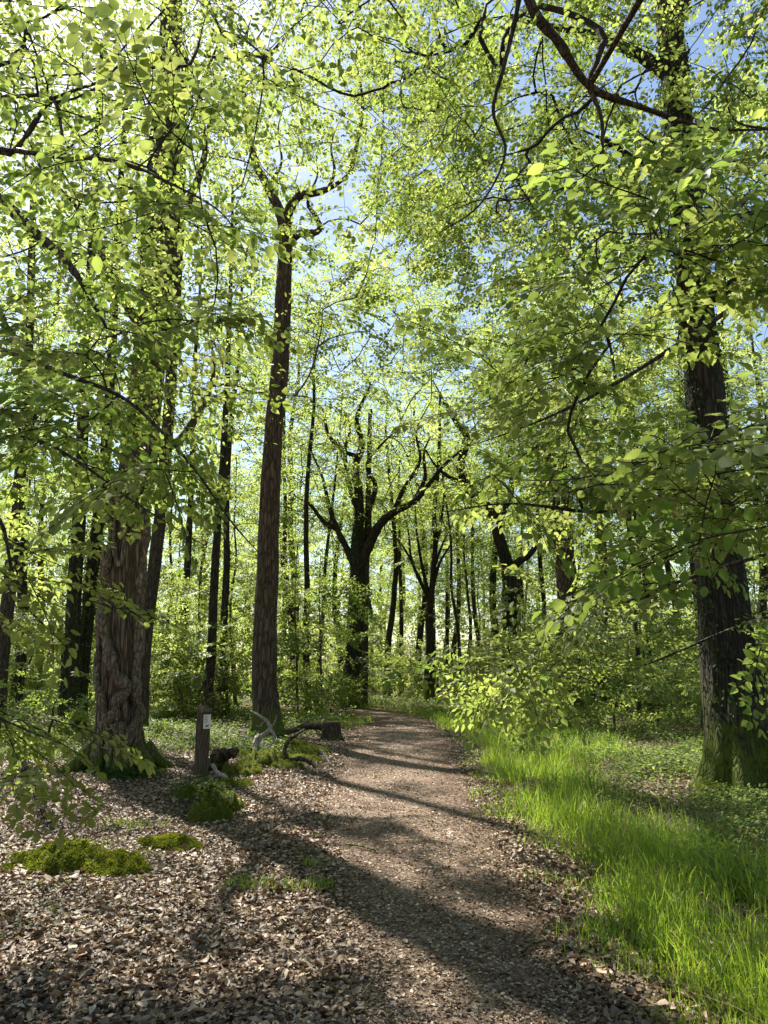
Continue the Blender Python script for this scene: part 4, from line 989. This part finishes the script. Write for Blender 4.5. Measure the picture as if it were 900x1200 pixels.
stick('dead_branch', 'brown dead branch arching over the mossy bank, rotten end toward the path', 'dead branch',
      [(np.array([at(318, 896, Yb), at(335, 892, Yb), at(350, 890, Yb), at(362, 892, Yb), at(372, 898, Yb - .1), at(379, 907, Yb - .3)]), .028, .055),
       (np.array([at(332, 890, Yb), at(336, 872, Yb + .1), at(344, 864, Yb + .2), at(354, 857, Yb + .4)]), .038, .02),
       (np.array([at(345, 892, Yb), at(352, 902, Yb - .2), at(358, 905, Yb - .3)]), .03, .012)], M['deadwood'])
Yb = 13.2
stick('stick', 'thin bleached stick lying at the path edge below the stump', 'stick', [(np.array([at(375, 879, Yb), at(381, 886, Yb - .1), at(388, 898, Yb - .3)]), .03, .02)], M['bleached'])
g = ground(256, 905)
stick('log', 'short curved dark rotten log end propped beside the post', 'log', [(np.array([at(253, 898, 12.1), at(256, 889, 12.1), at(264, 884, 12.1), at(272, 883, 12.1), at(277, 879, 12.2)]), .15, .05)], M['deadwood'], sides=14)
stick('stick', 'pale curved root piece lying on the bank between post and moss', 'stick', [(np.array([at(249, 896, 11.6), at(254, 905, 11.5), at(262, 909, 11.4), at(268, 918, 11.2)]), .03, .04)], M['bleached'])
# stump and fallen log behind
g = ground(389, 868); b = (g[0], g[1], Hs(g[0], g[1]))
st = thing('tree_stump', 'dark sawn tree stump at the left edge of the path', 'stump', b)
mb = MB(); z = np.linspace(-.2, .42, 14); P = np.stack([g[0] + 0 * z, g[1] + 0 * z, b[2] + z], -1)
tube(mb, P, np.full(14, .19), 26, mod=trunk_mod(.6, .16, 5, 2, .1, .3, b[2], .05, 3)); mb.build('stump_wood', M['deadwood'], st, b)
mb = MB(); tube(mb, np.array([[g[0], g[1], b[2] + .42], [g[0], g[1], b[2] + .432]]), [.17, .165], 26); mb.build('cut_face', M['deadwood'], st, b)
stick('log', 'fallen mossy log lying behind the dark stump', 'log', [(np.array([[g[0] - .1, g[1] + .35, b[2] + .28], [g[0] - .6, g[1] + .5, b[2] + .3], [g[0] - 1.1, g[1] + .3, b[2] + .16], [g[0] - 1.5, g[1] + .1, b[2] + .02]]), .09, .03)], M['deadwood'], sides=14)
# brown twiggy bush
rg = np.random.default_rng(61); g = ground(238, 850); b = np.array([g[0], g[1], Hs(g[0], g[1])])
bu = thing('bare_shrub', 'leafless brown twiggy shrub behind the wooden post', 'shrub', tuple(b)); sk = Skel(); sk.line(np.array([b, b + [0, 0, .3]]), [.03, .02])
sk.grow(crown_targets(170, (b[0], b[1]), 1.3, b[2] + .4, b[2] + 2.0, rg, .1), rg, .2, .08, .1); mb = MB(); sk.mesh(mb, sk.radii(.005), 0); mb.build('twigs', M['deadwood'], bu, b)
# sticks on the ground
for i, (x0, y0, x1, y1, lab) in enumerate([(20, 1062, 78, 1058, 'thin dark stick in the leaves at lower left'), (300, 942, 332, 946, 'short dark stick lying below the mossy bank'), (362, 985, 388, 990, 'short twig on the path, left side'),
                             (405, 1000, 440, 1008, 'thin twig lying across the middle of the path'), (612, 1125, 640, 1112, 'twig at the right edge of the path near the grass')]):
    A, B_ = ground(x0, y0), ground(x1, y1); m = (A + B_) / 2 + [0, .05, 0]; Pp = np.array([A, m, B_]); Pp[:, 2] = [Hs(p[0], p[1]) + .035 for p in Pp]
    stick('stick', lab, 'stick', [(Pp, .009, .005), (np.array([Pp[1], Pp[1] + (Pp[2] - Pp[1]) * .5 + [0, .08, .02]]), .004, .002)], M['deadwood'], sides=6)

# ------------------------------------------------------------------ light, sky, camera
w = bpy.data.worlds.new('World'); scene.world = w; w.use_nodes = True; nt = w.node_tree; nt.nodes.clear()
out = nt.nodes.new('ShaderNodeOutputWorld'); bg = nt.nodes.new('ShaderNodeBackground'); sky = nt.nodes.new('ShaderNodeTexSky')
sky.sky_type = 'NISHITA'; sky.sun_disc = False; sky.sun_elevation = SUN_EL; sky.sun_rotation = -SUN_AZ; sky.air_density = 1.2; sky.dust_density = .6; sky.ozone_density = 1.
bg.inputs[1].default_value = .062; nt.links.new(sky.outputs[0], bg.inputs[0]); nt.links.new(bg.outputs[0], out.inputs[0])
L = bpy.data.lights.new('sun', 'SUN'); L.energy = 5.; L.angle = R_(.7); L.color = (1, .95, .86); lo = bpy.data.objects.new('sun', L); C.objects.link(lo)
lo.rotation_euler = Vector(SD).to_track_quat('Z', 'Y').to_euler()
cam = bpy.data.cameras.new('camera'); cam.sensor_fit = 'VERTICAL'; cam.sensor_height = 36; cam.lens = F / 1200 * 36; cam.clip_end = 1000; cam.clip_start = .05
co = bpy.data.objects.new('camera', cam); C.objects.link(co); co.location = (0, 0, CAMZ); co.rotation_euler = (R_(90) + PITCH, 0, 0); scene.camera = co
scene.view_settings.view_transform = 'Standard'; scene.view_settings.look = 'None'; scene.view_settings.gamma = 1; scene.view_settings.use_curve_mapping = False
scene.view_settings.exposure = 1.62
cy = scene.cycles; cy.max_bounces = 8; cy.diffuse_bounces = 4; cy.glossy_bounces = 2; cy.transmission_bounces = 4; cy.transparent_max_bounces = 4; cy.caustics_reflective = False; cy.caustics_refractive = False
cy.use_denoising = True; cy.denoiser = 'OPENIMAGEDENOISE'; cy.sample_clamp_indirect = 6
print('polys', sum(len(m.polygons) for m in bpy.data.meshes))
